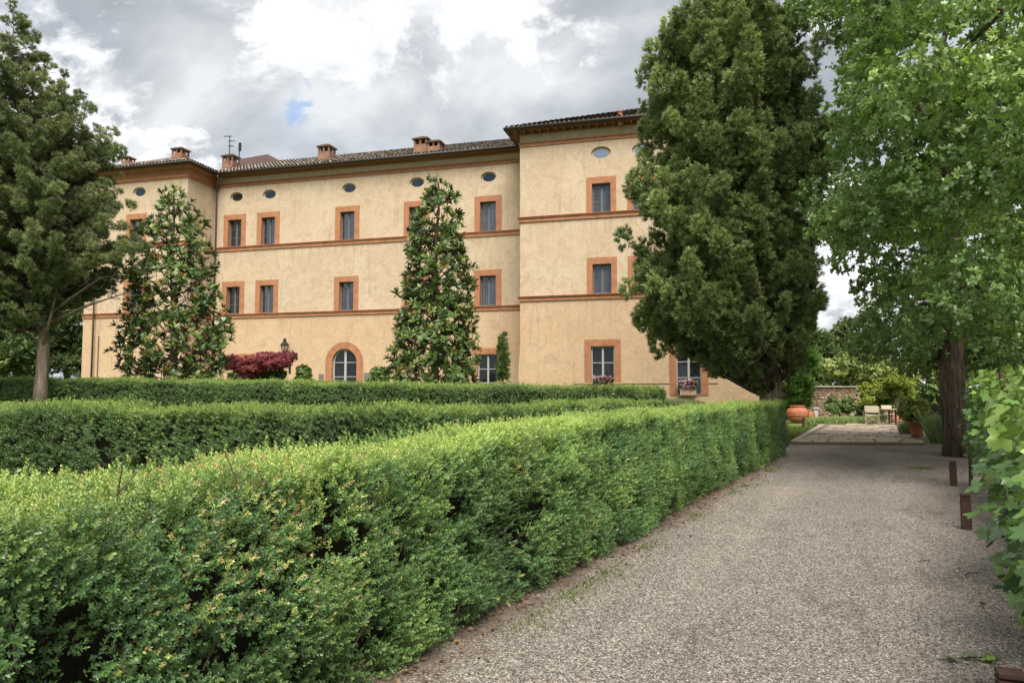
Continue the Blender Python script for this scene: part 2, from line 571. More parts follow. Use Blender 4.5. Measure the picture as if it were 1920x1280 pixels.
M = dict(
    stucco=stucco_mat(),
    trim=plain('terracotta_plaster', (0.32, 0.142, 0.072), 0.9, 0.28, 3.0, 0.15),
    cornice=plain('cornice_plaster', (0.30, 0.132, 0.062), 0.9, 0.2, 4.0, 0.15),
    tile=tinted('roof_tile', [(0, (0.05, 0.042, 0.034)), (0.35, (0.12, 0.092, 0.068)), (0.7, (0.22, 0.175, 0.13)), (1, (0.36, 0.32, 0.265))], 0.92, 9, 0.3),
    under=plain('eaves_wood', (0.16, 0.075, 0.04), 0.9, 0.3, 5),
    gutter=plain('gutter_metal', (0.035, 0.03, 0.028), 0.55, 0.3, 4),
    pipe=plain('downpipe_metal', (0.075, 0.048, 0.036), 0.6, 0.3, 4),
    sash=plain('grey_painted_wood', (0.11, 0.113, 0.117), 0.6, 0.1, 8),
    sashw=plain('pale_painted_wood', (0.33, 0.325, 0.31), 0.6, 0.08, 8),
    glass=glass_mat('pane_dark', (0.014, 0.018, 0.024), 0.07),
    glassc=glass_mat('pane_curtain', (0.016, 0.022, 0.031), 0.05, 0.03, (0.055, 0.065, 0.078)),
    glassg=glass_mat('pane_ground', (0.010, 0.011, 0.011), 0.0),
    glasso=glass_mat('pane_oval', (0.012, 0.022, 0.042), 0.0),
    glasssky=glass_mat('pane_oval_bright', (0.10, 0.135, 0.185), 0.10),  # pale blue of the mirrored sky put into the pane's own colour
    brick=brick_mat(),
    iron=plain('dark_iron', (0.03, 0.027, 0.025), 0.5, 0.3, 8, metal=0.3),
    corten=plain('rusted_steel', (0.045, 0.021, 0.014), 0.75, 0.4, 18, 0.25),
    slate=plain('brown_sheet', (0.12, 0.075, 0.07), 0.7, 0.2, 2),
    plaque=plain('plaque_metal', (0.16, 0.14, 0.12), 0.5, 0.1, 8),
    gravel=gravel_mat(), grass=grass_mat(),
    pot=plain('terracotta_pot', (0.32, 0.12, 0.065), 0.85, 0.25, 5, 0.15),
    canvas=plain('cream_canvas', (0.45, 0.39, 0.30), 0.9, 0.08, 10),
    frame=plain('weathered_teak', (0.30, 0.245, 0.17), 0.8, 0.2, 10),
    stonecap=plain('pale_stone', (0.30, 0.265, 0.21), 0.9, 0.2, 4, 0.3),
    lantern_glass=glass_mat('lantern_glass', (0.30, 0.25, 0.17), 0.05),
    bark_c=bark_mat('cypress_bark', (0.10, 0.075, 0.055), (0.27, 0.215, 0.165)),
    bark_o=bark_mat('oak_bark', (0.040, 0.030, 0.023), (0.18, 0.132, 0.098), 9),
    bark_l=bark_mat('conifer_bark', (0.06, 0.046, 0.036), (0.24, 0.19, 0.15), 6),
    bark_d=bark_mat('branch_bark', (0.05, 0.038, 0.028), (0.14, 0.105, 0.075), 8),
    core=plain('hedge_shade_dark', (0.020, 0.019, 0.012), 1.0, 0.5, 25, 0.6, spec=0.05),  # near black for the shade inside hedges; the stems share it
    vine_bark=bark_mat('vine_bark', (0.03, 0.022, 0.016), (0.12, 0.085, 0.06), 20),
    boxleaf=leaf_mat('box_leaf', [(0, (0.060, 0.128, 0.054)), (0.40, (0.127, 0.239, 0.082)), (0.68, (0.259, 0.391, 0.106)), (0.86, (0.507, 0.606, 0.172)), (0.93, (0.435, 0.361, 0.132)), (1, (0.507, 0.303, 0.172))], 0.33, 0.28, 0.6, 0.2),
    boxfar=leaf_mat('box_leaf_dark', [(0, (0.063, 0.112, 0.043)), (0.5, (0.119, 0.201, 0.061)), (0.8, (0.278, 0.376, 0.094)), (1, (0.501, 0.552, 0.151))], 0.36, 0.25, 0.5, 0.2),
    cypleaf=leaf_mat('cypress_leaf', [(0, (0.117, 0.164, 0.071)), (0.5, (0.233, 0.299, 0.115)), (1, (0.428, 0.492, 0.185))], 0.6, 0.22, 0.3, 0.25),
    conleaf=leaf_mat('conifer_leaf', [(0, (0.097, 0.123, 0.058)), (0.5, (0.193, 0.236, 0.102)), (1, (0.332, 0.359, 0.150))], 0.65, 0.22, 0.25, 0.25),
    darkleaf=leaf_mat('dark_conifer_leaf', [(0, (0.056, 0.090, 0.037)), (0.5, (0.102, 0.153, 0.056)), (1, (0.206, 0.262, 0.084))], 0.65, 0.2, 0.25, 0.2),
    slimleaf=leaf_mat('slim_cypress_leaf', [(0, (0.040, 0.084, 0.021)), (0.5, (0.073, 0.152, 0.032)), (1, (0.135, 0.236, 0.051))], 0.6, 0.2, 0.25, 0.2),
    oakleaf=leaf_mat('oak_leaf', [(0, (0.113, 0.189, 0.068)), (0.45, (0.202, 0.316, 0.106)), (0.8, (0.356, 0.475, 0.149)), (1, (0.584, 0.674, 0.219))], 0.34, 0.36, 0.6, 0.2),
    magleaf=leaf_mat('magnolia_leaf', [(0, (0.040, 0.080, 0.022)), (0.35, (0.092, 0.145, 0.036)), (0.58, (0.21, 0.25, 0.065)), (0.75, (0.24, 0.185, 0.06)), (1, (0.23, 0.125, 0.05))], 0.38, 0.14, 0.35, 0.15),
    magflower=plain('magnolia_petal', (0.75, 0.72, 0.60), 0.6, 0.05, 10),
    mapleleaf=leaf_mat('maple_leaf', [(0, (0.113, 0.026, 0.033)), (0.5, (0.230, 0.050, 0.061)), (1, (0.390, 0.107, 0.101))], 0.55, 0.3, 0.3),
    vineleaf=leaf_mat('vine_leaf', [(0, (0.049, 0.097, 0.041)), (0.4, (0.083, 0.160, 0.045)), (0.75, (0.151, 0.258, 0.048)), (1, (0.248, 0.357, 0.080))], 0.36, 0.28, 0.6, 0.15),
    limeleaf=leaf_mat('lime_leaf', [(0, (0.130, 0.174, 0.026)), (0.5, (0.220, 0.274, 0.042)), (1, (0.334, 0.365, 0.068))], 0.55, 0.35, 0.3),
    paleleaf=leaf_mat('pale_tree_leaf', [(0, (0.092, 0.133, 0.036)), (0.5, (0.173, 0.224, 0.061)), (1, (0.306, 0.347, 0.112))], 0.55, 0.3, 0.3),
    shrubleaf=leaf_mat('shrub_leaf', [(0, (0.060, 0.113, 0.033)), (0.5, (0.113, 0.186, 0.053)), (1, (0.226, 0.299, 0.093))], 0.5, 0.25, 0.35),
    lavleaf=leaf_mat('lavender_leaf', [(0, (0.134, 0.216, 0.070)), (0.6, (0.269, 0.374, 0.133)), (0.85, (0.395, 0.486, 0.203)), (1, (0.485, 0.468, 0.562))], 0.7, 0.2, 0.2),
    flower=leaf_mat('flower_petal', [(0, (0.048, 0.088, 0.024)), (0.5, (0.064, 0.112, 0.032)), (0.6, (0.400, 0.048, 0.072)), (0.8, (0.440, 0.176, 0.272)), (1, (0.560, 0.496, 0.560))], 0.6, 0.25, 0.2),
    litter=leaf_mat('dry_leaf', [(0, (0.064, 0.035, 0.019)), (0.5, (0.141, 0.080, 0.042)), (0.85, (0.243, 0.160, 0.090)), (1, (0.064, 0.102, 0.026))], 0.8, 0.1, 0.2),
    grassblade=leaf_mat('grass_blade', [(0, (0.060, 0.096, 0.020)), (0.6, (0.112, 0.160, 0.032)), (1, (0.216, 0.224, 0.072))], 0.7, 0.25, 0.2),
    paving=random_tinted('paving_stone', [(0, (0.20, 0.155, 0.11)), (0.5, (0.29, 0.235, 0.175)), (1, (0.38, 0.325, 0.255))], 0.9, 5, 0.25),
    stone=tinted('wall_stone', [(0, (0.20, 0.125, 0.08)), (0.4, (0.27, 0.19, 0.125)), (0.8, (0.33, 0.25, 0.175)), (1, (0.38, 0.31, 0.24))], 0.95, 7, 0.25),
    greystone=random_tinted('grey_wall_stone', [(0, (0.16, 0.15, 0.14)), (0.6, (0.26, 0.25, 0.235)), (1, (0.36, 0.345, 0.32))], 0.95, 6, 0.3),
    pebble=tinted('pebble', [(0, (0.05, 0.043, 0.037)), (0.5, (0.18, 0.16, 0.137)), (1, (0.42, 0.39, 0.35))], 0.85, 30, 0.1, 0),
    white=plain('white_metal', (0.42, 0.42, 0.41), 0.6, 0.05, 5),
)

# ------------------------------------------------------------------ the setting: ground, path, patio
def grid_sheet(name, xs, ys, zf, mat):
    X, Y = np.meshgrid(xs, ys)
    V = np.stack([X, Y, zf(X, Y)], -1).reshape(-1, 3)
    nx = len(xs)
    i = (np.arange(len(ys) - 1)[:, None] * nx + np.arange(nx - 1)[None]).ravel()
    Fc = np.stack([i, i + 1, i + nx + 1, i + nx], 1)
    return np_obj(name, V, Fc, mat, smooth=True)


far = np.array([90, 140, 220, 400, 800, 1600.0])
xs = np.concatenate([-far[::-1], np.arange(-60, 61, 0.8), far])
ys = np.concatenate([np.array([-1600, -600, -200, -80, -30]), np.arange(-12, 70, 0.8), far])
tag(grid_sheet('ground', xs, ys, ground_z, M['grass']), kind='structure')

ang = math.atan2(PN[1], PN[0])
gp = grid_sheet('gravel_path', np.arange(-0.35, 7.4, 0.25), np.arange(-6, 22.2, 0.25),
                lambda X, Y: 0.012 * np.sin(X * 2.1 + np.sin(Y * 0.7)) * np.cos(Y * 0.9 + X * 0.5) + 0.004, M['gravel'])
gp.location = (PO[0], PO[1], 0); gp.rotation_euler = (0, 0, ang); gp['kind'] = 'structure'
g2 = grid_sheet('gravel_forecourt', np.arange(5.6, 20, 0.6), np.arange(17.5, 24.9, 0.3), lambda X, Y: 0 * X - 0.008, M['gravel'])
g2['kind'] = 'structure'

# patio: irregular slabs, one step up from the gravel
PATZ = 0.10
pbm = MB()
pq = [(9.0, 24.25), (13.0, 23.75), (21.5, 40.5), (16.2, 40.5), (14.9, 36.6)]
n = len(pq)
pbm.add([(x, y, -0.05) for x, y in pq] + [(x, y, PATZ - 0.035) for x, y in pq],
        [tuple(range(n, 2 * n))] + [(i, (i + 1) % n, n + (i + 1) % n, n + i) for i in range(n)])
patio = pbm.build('patio', plain('patio_mortar', (0.13, 0.10, 0.07), 0.95, 0.3, 8))
patio['kind'] = 'structure'


def pat_l(y): return 9.05 + (y - 24.25) * 0.486 + 0.28
def pat_r(y): return 13.0 + (y - 23.75) * 0.505 - 0.05


y = 24.0
stones = 0
while y < 40.0:
    dy = random.uniform(0.38, 0.62)
    x = pat_l(y) if y < 36.5 else pat_l(y) + 0.6
    while x < pat_r(y) - 0.15:
        dx = min(random.uniform(0.38, 0.92), pat_r(y) - x)
        j = lambda s=0.035: random.uniform(-s, s)
        sk = -0.125 * (x - 9) + 0.27
        z1 = PATZ + random.uniform(-0.012, 0.012)
        q = [(x + 0.02 + j(), y + sk + 0.02 + j()), (x + dx - 0.02 + j(), y + sk + 0.02 + j()), (x + dx + dy * 0.4 - 0.02 + j(), y + sk + dy - 0.02 + j()), (x + dy * 0.4 + 0.02 + j(), y + sk + dy - 0.02 + j())]
        b = MB(); c = np.mean(np.array(q), 0)
        top = [tuple(c + (np.array(p) - c) * 0.965) + (z1 + j(0.008),) for p in q]
        b.add([(px, py, PATZ - 0.10) for px, py in q] + [(px, py, z1 - 0.015) for px, py in q] + top,
              [(0, 1, 5, 4), (1, 2, 6, 5), (2, 3, 7, 6), (3, 0, 4, 7), (4, 5, 9, 8), (5, 6, 10, 9), (6, 7, 11, 10), (7, 4, 8, 11), (8, 9, 10, 11)])
        b.build('paving_stone', M['paving'], patio)
        stones += 1
        x += dx
    y += dy
kb = MB()
for k in range(16):
    y0 = 24.3 + k * 0.78; y1 = y0 + 0.76
    k2 = MB(); z1 = PATZ + 0.02
    xa, xb = 9.0 + (y0 - 24.25) * 0.486, 9.0 + (y1 - 24.25) * 0.486
    k2.add([(xa, y0, -.02), (xa + .24, y0, -.02), (xb + .24, y1, -.02), (xb, y1, -.02), (xa, y0, z1), (xa + .24, y0, z1), (xb + .24, y1, z1), (xb, y1, z1)],
           [(4, 5, 6, 7), (0, 1, 5, 4), (1, 2, 6, 5), (2, 3, 7, 6), (3, 0, 4, 7)])
    k2.build('kerb_stone', M['stonecap'], patio)

# ------------------------------------------------------------------ foliage engine
def frames(d, roll=None):
    n = len(d)
    d = d / (np.linalg.norm(d, axis=1, keepdims=True) + 1e-9)
    r = rng.normal(size=(n, 3))
    x = np.cross(d, r); x /= (np.linalg.norm(x, axis=1, keepdims=True) + 1e-9)
    y = np.cross(d, x)
    return np.stack([x, y, d], -1)


def leaf_quad(base, d, w, nrm, ln, wd, fold=0.15):
    base = np.array(base, float)
    return [base, base + d * ln * 0.5 + w * wd * 0.5 + nrm * wd * fold, base + d * ln, base + d * ln * 0.5 - w * wd * 0.5 + nrm * wd * fold]


class Tpl:
    def __init__(s): s.v = []; s.f = []; s.t = []

    def leaf(s, base, d, ln, wd, tint, roll=0.0, fold=0.18):
        d = np.array(d, float); d /= np.linalg.norm(d)
        ref = np.array([0, 0, 1.0]) if abs(d[2]) < 0.95 else np.array([1.0, 0, 0])
        w = np.cross(d, ref); w /= np.linalg.norm(w); nr = np.cross(w, d)
        w2 = w * math.cos(roll) + nr * math.sin(roll); n2 = np.cross(w2, d)
        n = len(s.v)
        s.v += leaf_quad(base, d, w2, n2, ln, wd, fold)
        s.f.append((n, n + 1, n + 2, n + 3)); s.t += [tint] * 4

    def strip(s, base, d, ln, wd, ts, ws, tint, roll=0.0, droop=0.0, fold=0.0):
        """leaf as a strip of quads with varying width; lobes come from the widths"""
        d = np.array(d, float); d /= np.linalg.norm(d)
        ref = np.array([0, 0, 1.0]) if abs(d[2]) < 0.95 else np.array([1.0, 0, 0])
        w = np.cross(d, ref); w /= np.linalg.norm(w); nr = np.cross(w, d)
        w2 = w * math.cos(roll) + nr * math.sin(roll); n2 = np.cross(w2, d)
        n = len(s.v)
        for t, ww in zip(ts, ws):
            c = np.array(base) + d * ln * t - n2 * droop * ln * t * t
            s.v += [c + w2 * wd * ww + n2 * fold * wd * ww, c - w2 * wd * ww + n2 * fold * wd * ww]; s.t += [tint] * 2
        for i in range(len(ts) - 1):
            a = n + 2 * i
            s.f.append((a, a + 1, a + 3, a + 2))

    def arr(s): return np.array(s.v), np.array(s.f), np.array(s.t)


def sprig(pairs, L, leaf_l, leaf_w, tip=0.25, sd=0):
    r = random.Random(sd); T = Tpl()
    ph = r.uniform(0, 6.28)
    for k in range(pairs):
        z = L * (k + 0.4) / pairs
        a = math.radians(68 - 30 * k / pairs + r.uniform(-12, 12))
        ph += math.pi / 2 + r.uniform(-0.3, 0.3)
        for s in (0, math.pi):
            p2 = ph + s + r.uniform(-0.25, 0.25)
            sz = r.uniform(0.8, 1.15)
            T.leaf((0, 0, z), (math.cos(p2) * math.sin(a), math.sin(p2) * math.sin(a), math.cos(a)), leaf_l * sz, leaf_w * sz, tip * (k / pairs) + r.uniform(-0.08, 0.08), r.uniform(-0.4, 0.4))
    for s in (0, math.pi):
        T.leaf((0, 0, L), (math.cos(ph + 1 + s) * 0.4, math.sin(ph + 1 + s) * 0.4, 0.9), leaf_l * 0.8, leaf_w * 0.7, tip * 1.2)
    return T.arr()


def spray(nl, ln, wd, spread, sd=0, tip=0.2):
    """a tuft of narrow scale-leaf twigs"""
    r = random.Random(sd); T = Tpl()
    for k in range(nl):
        p = r.uniform(0, 6.28); a = spread * math.sqrt(r.random())
        T.leaf((0, 0, 0) if k < nl * 0.6 else (r.uniform(-.1, .1) * ln, r.uniform(-.1, .1) * ln, r.uniform(0.2, 0.5) * ln), (math.cos(p) * math.sin(a), math.sin(p) * math.sin(a), math.cos(a)), ln * r.uniform(0.6, 1.1), wd * r.uniform(0.7, 1.3), r.uniform(-tip, tip), r.uniform(-1.5, 1.5), 0.3)
    return T.arr()


OAK_T = (0, 0.22, 0.34, 0.52, 0.63, 0.82, 1.0); OAK_W = (0.04, 0.33, 0.20, 0.50, 0.27, 0.40, 0.12)
ELL_T = (0, 0.35, 0.72, 1.0); ELL_W = (0.08, 0.48, 0.42, 0.04)


def rosette(nl, ln, wd, ts, ws, tilt0, tilt1, sd=0, tv=0.12, droop=0.25, fold=0.25):
    r = random.Random(sd); T = Tpl()
    for k in range(nl):
        p = k * 2.4 + r.uniform(-0.3, 0.3); a = math.radians(r.uniform(tilt0, tilt1))
        sz = r.uniform(0.7, 1.1)
        T.strip((0, 0, -ln * 0.15 * r.random()), (math.cos(p) * math.sin(a), math.sin(p) * math.sin(a), math.cos(a)), ln * sz, wd * sz, ts, ws, r.uniform(-tv, tv), r.uniform(-0.4, 0.4), r.uniform(0, droop), fold)
    return T.arr()


def stamp(tpls, pos, d, scale, tint):
    """copy templates to every point; returns verts, faces, tint"""
    n = len(pos)
    R = frames(d) * np.asarray(scale)[:, None, None]
    which = rng.integers(0, len(tpls), n)
    Vs, Fs, Ts = [], [], []
    off = 0
    for w, (tv, tf, tt) in enumerate(tpls):
        m = which == w
        k = int(m.sum())
        if not k: continue
        V = np.einsum('pij,vj->pvi', R[m], tv) + pos[m][:, None, :]
        Vs.append(V.reshape(-1, 3))
        Fs.append((tf[None] + (np.arange(k) * len(tv))[:, None, None]).reshape(-1, tf.shape[1]) + off)
        Ts.append((tt[None] + tint[m][:, None]).ravel())
        off += k * len(tv)
    return np.concatenate(Vs), np.concatenate(Fs), np.clip(np.concatenate(Ts), 0.0, 1.0)


GN_CACHE = {}


def gn_group(tpls, mat):
    key = (id(tpls), mat.name)
    if key in GN_CACHE: return GN_CACHE[key]
    g = bpy.data.node_groups.new('scatter', 'GeometryNodeTree')
    g.interface.new_socket('Geometry', in_out='INPUT', socket_type='NodeSocketGeometry')
    g.interface.new_socket('Geometry', in_out='OUTPUT', socket_type='NodeSocketGeometry')
    gi = g.nodes.new('NodeGroupInput'); go = g.nodes.new('NodeGroupOutput')
    iop = g.nodes.new('GeometryNodeInstanceOnPoints'); j = g.nodes.new('GeometryNodeJoinGeometry')
    for v, f, t in tpls:
        ob = bpy.data.objects.new('leaf_twig', np_mesh('leaf_twig', v, f, mat, t))
        oi = g.nodes.new('GeometryNodeObjectInfo'); oi.inputs['Object'].default_value = ob; oi.inputs['As Instance'].default_value = False
        gt = g.nodes.new('GeometryNodeGeometryToInstance')
        g.links.new(oi.outputs['Geometry'], gt.inputs[0]); g.links.new(gt.outputs[0], j.inputs[0])
    def attr(name, typ):
        n = g.nodes.new('GeometryNodeInputNamedAttribute'); n.data_type = typ; n.inputs['Name'].default_value = name
        return n.outputs['Attribute']
    iop.inputs['Pick Instance'].default_value = True
    g.links.new(gi.outputs[0], iop.inputs['Points']); g.links.new(j.outputs[0], iop.inputs['Instance'])
    g.links.new(attr('vid', 'INT'), iop.inputs['Instance Index'])
    g.links.new(attr('rot', 'FLOAT_VECTOR'), iop.inputs['Rotation'])
    g.links.new(attr('size', 'FLOAT'), iop.inputs['Scale'])
    g.links.new(iop.outputs[0], go.inputs[0])
    GN_CACHE[key] = (g, tpls)
    return GN_CACHE[key]


def scatter(name, tpls, pts, mat, parent, origin):
    """foliage too fine to count: leaf twigs instanced on points; pts: list of (P, d, size, tint)"""
    P = np.concatenate([p[0] for p in pts]) - np.array(origin); d = np.concatenate([p[1] for p in pts])
    S = np.concatenate([p[2] for p in pts]); T = np.concatenate([p[3] for p in pts])
    R = frames(d)
    eul = np.stack([np.arctan2(R[:, 2, 1], R[:, 2, 2]), -np.arcsin(np.clip(R[:, 2, 0], -1, 1)), np.arctan2(R[:, 1, 0], R[:, 0, 0])], 1)
    me = bpy.data.meshes.new(name)
    me.vertices.add(len(P)); me.vertices.foreach_set('co', np.ascontiguousarray(P, np.float32).ravel())
    for nm, ty, arr, key in (('rot', 'FLOAT_VECTOR', eul, 'vector'), ('size', 'FLOAT', S, 'value'), ('itint', 'FLOAT', T, 'value'), ('vid', 'INT', rng.integers(0, len(tpls), len(P)), 'value')):
        at = me.attributes.new(nm, ty, 'POINT')
        at.data.foreach_set(key, np.ascontiguousarray(arr, np.int32 if ty == 'INT' else np.float32).ravel())
    me.materials.append(mat)
    o = bpy.data.objects.new(name, me); link(o, parent); o['kind'] = 'stuff'
    m = o.modifiers.new('scatter', 'NODES'); m.node_group = gn_group(tpls, mat)[0]
    return o


TRI = [0]


def foliage(name, parts, mat, parent, origin=(0, 0, 0), kind='stuff'):
    V, Fc, T = [], [], []
    off = 0
    for v, f, t in parts:
        V.append(v); Fc.append(f + off); T.append(t); off += len(v)
    V = np.concatenate(V) - np.array(origin); Fc = np.concatenate(Fc); T = np.concatenate(T)
    TRI[0] += len(Fc) * 2
    return np_obj(name, V, Fc, mat, parent, T, kind)


# ------------------------------------------------------------------ hedges
def hedge(label, legs, width, tops, tpls, dens, mat, depth=0.14, hole=0.30, tint0=0.2, tint_top=0.62, seed=1, jag=0.05, near_boost=None, bot_in=0.0, brown=None):
    """legs: list of (x0,y0,x1,y1) for the FRONT (right-hand) foot line; body lies to its left.
    tops: absolute top heights at both ends of each leg"""
    c0 = (legs[0][0], legs[0][1], float(ground_z(legs[0][0], legs[0][1])))
    root = empty('box_hedge', c0, label, 'hedge')
    parts = []
    core = MB()
    for (x0, y0, x1, y1), (h0, h1) in zip(legs, tops):
        A = np.array([x0, y0]); B = np.array([x1, y1]); ln = np.linalg.norm(B - A); t = (B - A) / ln
        left = np.array([-t[1], t[0]])
        hm = 1.3
        per = [hm, width, hm]
        area_n = int(ln * sum(per) * dens)
        s = rng.random(area_n) * ln
        if near_boost is not None:               # thinner where far from the camera
            pp = A + s[:, None] * t
            keep = rng.random(area_n) < np.clip(near_boost / np.linalg.norm(pp, axis=1), 0.30, 1.0)
            s = s[keep]
        n = len(s)
        q = rng.random(n) * sum(per) if n else s
        side = np.where(q < per[0], 0, np.where(q < per[0] + per[1], 1, 2))
        fr = np.where(side == 0, q / per[0], np.where(side == 1, (q - per[0]) / per[1], (q - per[0] - per[1]) / per[2]))
        keep = (side != 2) | (rng.random(n) < 0.35)
        s, side, fr = s[keep], side[keep], fr[keep]
        # rounded shoulders: blend normals near the top edge
        P2 = A + s[:, None] * t
        gz = ground_z(P2[:, 0] + left[0] * width / 2, P2[:, 1] + left[1] * width / 2)
        top = h0 + (h1 - h0) * s / ln
        nn = np.stack([s * 0.9 + seed * 7.1, fr * 2.1 + side * 5.3, side * 3.7 + 0 * s], 1)
        bul = (vnoise(nn) - 0.5) * 0.15 + (vnoise(nn * 3.1) - 0.5) * 0.09
        top = top + (vnoise(np.stack([s * 1.1, 0 * s + seed, fr * (side == 1)], 1)) - 0.5) * 0.10
        z = np.where(side == 1, top, gz + 0.03 + fr * (top - gz - 0.03))
        lat = np.where(side == 0, 0.0, np.where(side == 1, fr * width, width))
        nl = np.where(side == 0, -1.0, np.where(side == 1, 0.0, 1.0)); nz = np.where(side == 1, 1.0, 0.0)
        # shoulder rounding
        e = 0.09
        dtop = np.where(side != 1, np.clip(1 - (top - z) / e, 0, 1), 0)
        lat = lat + np.where(side == 0, dtop ** 2 * 0.04, np.where(side == 2, -dtop ** 2 * 0.04, 0))
        nz = nz + dtop * 0.8
        dl = np.where(side == 1, np.clip(1 - np.minimum(lat, width - lat) / e, 0, 1), 0)
        z = z - dl ** 2 * 0.03
        nl = nl + np.where(side == 1, dl * 0.7 * np.where(lat < width / 2, -1, 1), 0)
        # underside tucks in
        lowf = np.where(side != 1, np.clip(1 - (z - gz) / 0.35, 0, 1), 0)
        lat = lat + np.where(side == 0, 1, np.where(side == 2, -1, 0)) * lowf ** 2 * (0.07 + bot_in)
        N3 = np.stack([left[0] * nl, left[1] * nl, nz], 1)
        N3 /= np.linalg.norm(N3, axis=1, keepdims=True)
        P = np.stack([P2[:, 0] + left[0] * lat, P2[:, 1] + left[1] * lat, z], 1)
        P += N3 * bul[:, None]
        hn = vnoise(P * 5.5 + seed * 3.3) * 0.6 + vnoise(P * 12.5) * 0.4
        inn = -depth * rng.random(len(P)) ** 1.5
        deep = hn < hole
        inn = np.where(deep, inn - depth * 1.3, inn)
        ok = (~deep) | (rng.random(len(P)) < 0.45)
        P = P + N3 * (inn - 0.02)[:, None]
        d = N3 * 0.85 + np.array([0, 0, 0.55]) + rng.normal(size=P.shape) * 0.42
        tn = vnoise(P * 1.7 + 11.0)
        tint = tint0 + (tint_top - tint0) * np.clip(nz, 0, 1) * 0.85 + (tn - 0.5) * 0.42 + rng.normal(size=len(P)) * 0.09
        fresh = rng.random(len(P)) < 0.04
        tint = np.where(fresh, tint + 0.15, tint)
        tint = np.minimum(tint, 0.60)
        dry = (vnoise(P * 2.3 + 40.0) > 0.74) & (rng.random(len(P)) < 0.12)
        tint = np.where(dry, 0.97 - 0.25, tint)
        if brown is not None:
            al = (P[:, :2] - PO) @ PT
            inb = np.exp(-((al - brown[0]) / brown[1]) ** 2) * np.clip((P[:, 2] - .35) / .5, 0, 1)
            br = rng.random(len(P)) < inb * .34 * (.4 + 1.2 * vnoise(P * 5.0 + 3))
            tint = np.where(br, rng.uniform(.62, .78, len(P)), tint)
        sc_ = rng.uniform(0.75, 1.25, len(P))
        # a few shoots stand above the clipped top
        sh = (side == 1) & (rng.random(len(P)) < jag)
        P[:, 2] += np.where(sh, rng.uniform(0.02, 0.07, len(P)), 0)
        d[sh] = d[sh] * 0.3 + np.array([0, 0, 1.0])
        P, d, sc_, tint = P[ok], d[ok], sc_[ok], tint[ok]
        # clip tint of dry leaves stays below 1 after template offset
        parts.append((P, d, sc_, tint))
        # end caps
        for C_, sg in ((A, -1.0), (B, 1.0)):
            k = int(width * hm * dens * 0.8)
            f1 = rng.random(k) * width; hz = h0 if sg < 0 else h1
            gg = float(ground_z(*(C_ + left * width / 2)))
            f2 = gg + 0.03 + rng.random(k) * (hz - gg - 0.06)
            PP = np.stack([C_[0] + left[0] * f1, C_[1] + left[1] * f1, f2], 1)
            PP[:, :2] += t * sg * (0.05 - 0.14 * rng.random(k) ** 1.5)[:, None] - t * sg * (np.abs(f1 / width - 0.5) * 2)[:, None] ** 3 * 0.15
            dd = np.stack([t[0] * sg + 0 * f1, t[1] * sg + 0 * f1, 0.4 + 0 * f1], 1) + rng.normal(size=PP.shape) * 0.4
            parts.append((PP, dd, rng.uniform(0.75, 1.2, k), tint0 + (vnoise(PP * 1.7) - 0.5) * 0.4 + rng.normal(size=k) * 0.08))
        # solid boxes coloured near black for the shade inside the hedge
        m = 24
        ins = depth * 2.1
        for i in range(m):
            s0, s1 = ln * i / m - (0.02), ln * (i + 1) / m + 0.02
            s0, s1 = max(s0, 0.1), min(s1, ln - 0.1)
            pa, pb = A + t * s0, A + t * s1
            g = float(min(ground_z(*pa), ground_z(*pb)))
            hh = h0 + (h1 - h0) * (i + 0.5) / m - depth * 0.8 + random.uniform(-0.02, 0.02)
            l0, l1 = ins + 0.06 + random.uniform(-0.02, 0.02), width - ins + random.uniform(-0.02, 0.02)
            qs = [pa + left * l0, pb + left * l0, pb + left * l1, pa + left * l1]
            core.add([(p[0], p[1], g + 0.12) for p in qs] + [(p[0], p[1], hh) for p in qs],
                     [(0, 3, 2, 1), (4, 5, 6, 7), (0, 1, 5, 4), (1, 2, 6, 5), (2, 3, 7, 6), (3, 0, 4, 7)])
        # stems reaching the ground
        for k in range(int(ln / 0.45)):
            p = A + t * (0.25 + k * 0.45 + random.uniform(-.1, .1)) + left * random.uniform(0.22, 0.4)
            g = float(ground_z(*p))
            core.tube([(p[0], p[1], g - 0.03), (p[0] + random.uniform(-.06, .06), p[1] + random.uniform(-.06, .06), g + 0.5)], [0.016, 0.010], 5)
    if near_boost is not None:                   # bare twigs showing among the leaves
        tw = MB()
        for k in range(110):
            a_ = random.uniform(2.2, 14); q = pth(a_, -random.uniform(.0, .12)) ; z_ = random.uniform(.05, 1.1)
            L_ = random.uniform(.12, .38); dx_ = random.uniform(-.12, .12)
            p0 = np.array([q[0], q[1], z_]); t3 = np.array([PT[0], PT[1], 0]); n3 = np.array([PN[0], PN[1], 0])
            p0 = p0 - n3 * .08
            p1 = p0 + t3 * dx_ * .6 + n3 * .05 + np.array([0, 0, L_ * .55]); p2 = p0 + t3 * dx_ * 1.3 + n3 * random.uniform(.05, .14) + np.array([0, 0, L_])
            tw.tube([p0, p1, p2], [.0055, .004, .002], 5)
            if random.random() < .6: tw.tube([p1, p1 + t3 * random.uniform(-.1, .1) + n3 * .05 + np.array([0, 0, .1])], [.0035, .0015], 4)
        tw.v = [tuple(np.array(v) - np.array(c0)) for v in tw.v]
        tw.build('bare_twigs', M['bark_l'], root)['kind'] = 'stuff'
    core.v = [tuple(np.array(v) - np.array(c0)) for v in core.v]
    core.build('shade_core_and_stems', M['core'], root)
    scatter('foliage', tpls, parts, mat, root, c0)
    return root


near_tpl = [sprig(6, 0.062, 0.0185, 0.0095, 0.24, s) for s in range(10)]
mid_tpl = [sprig(5, 0.085, 0.028, 0.0145, 0.2, s + 20) for s in range(8)]
far_tpl = [sprig(4, 0.11, 0.042, 0.022, 0.18, s + 40) for s in range(8)]

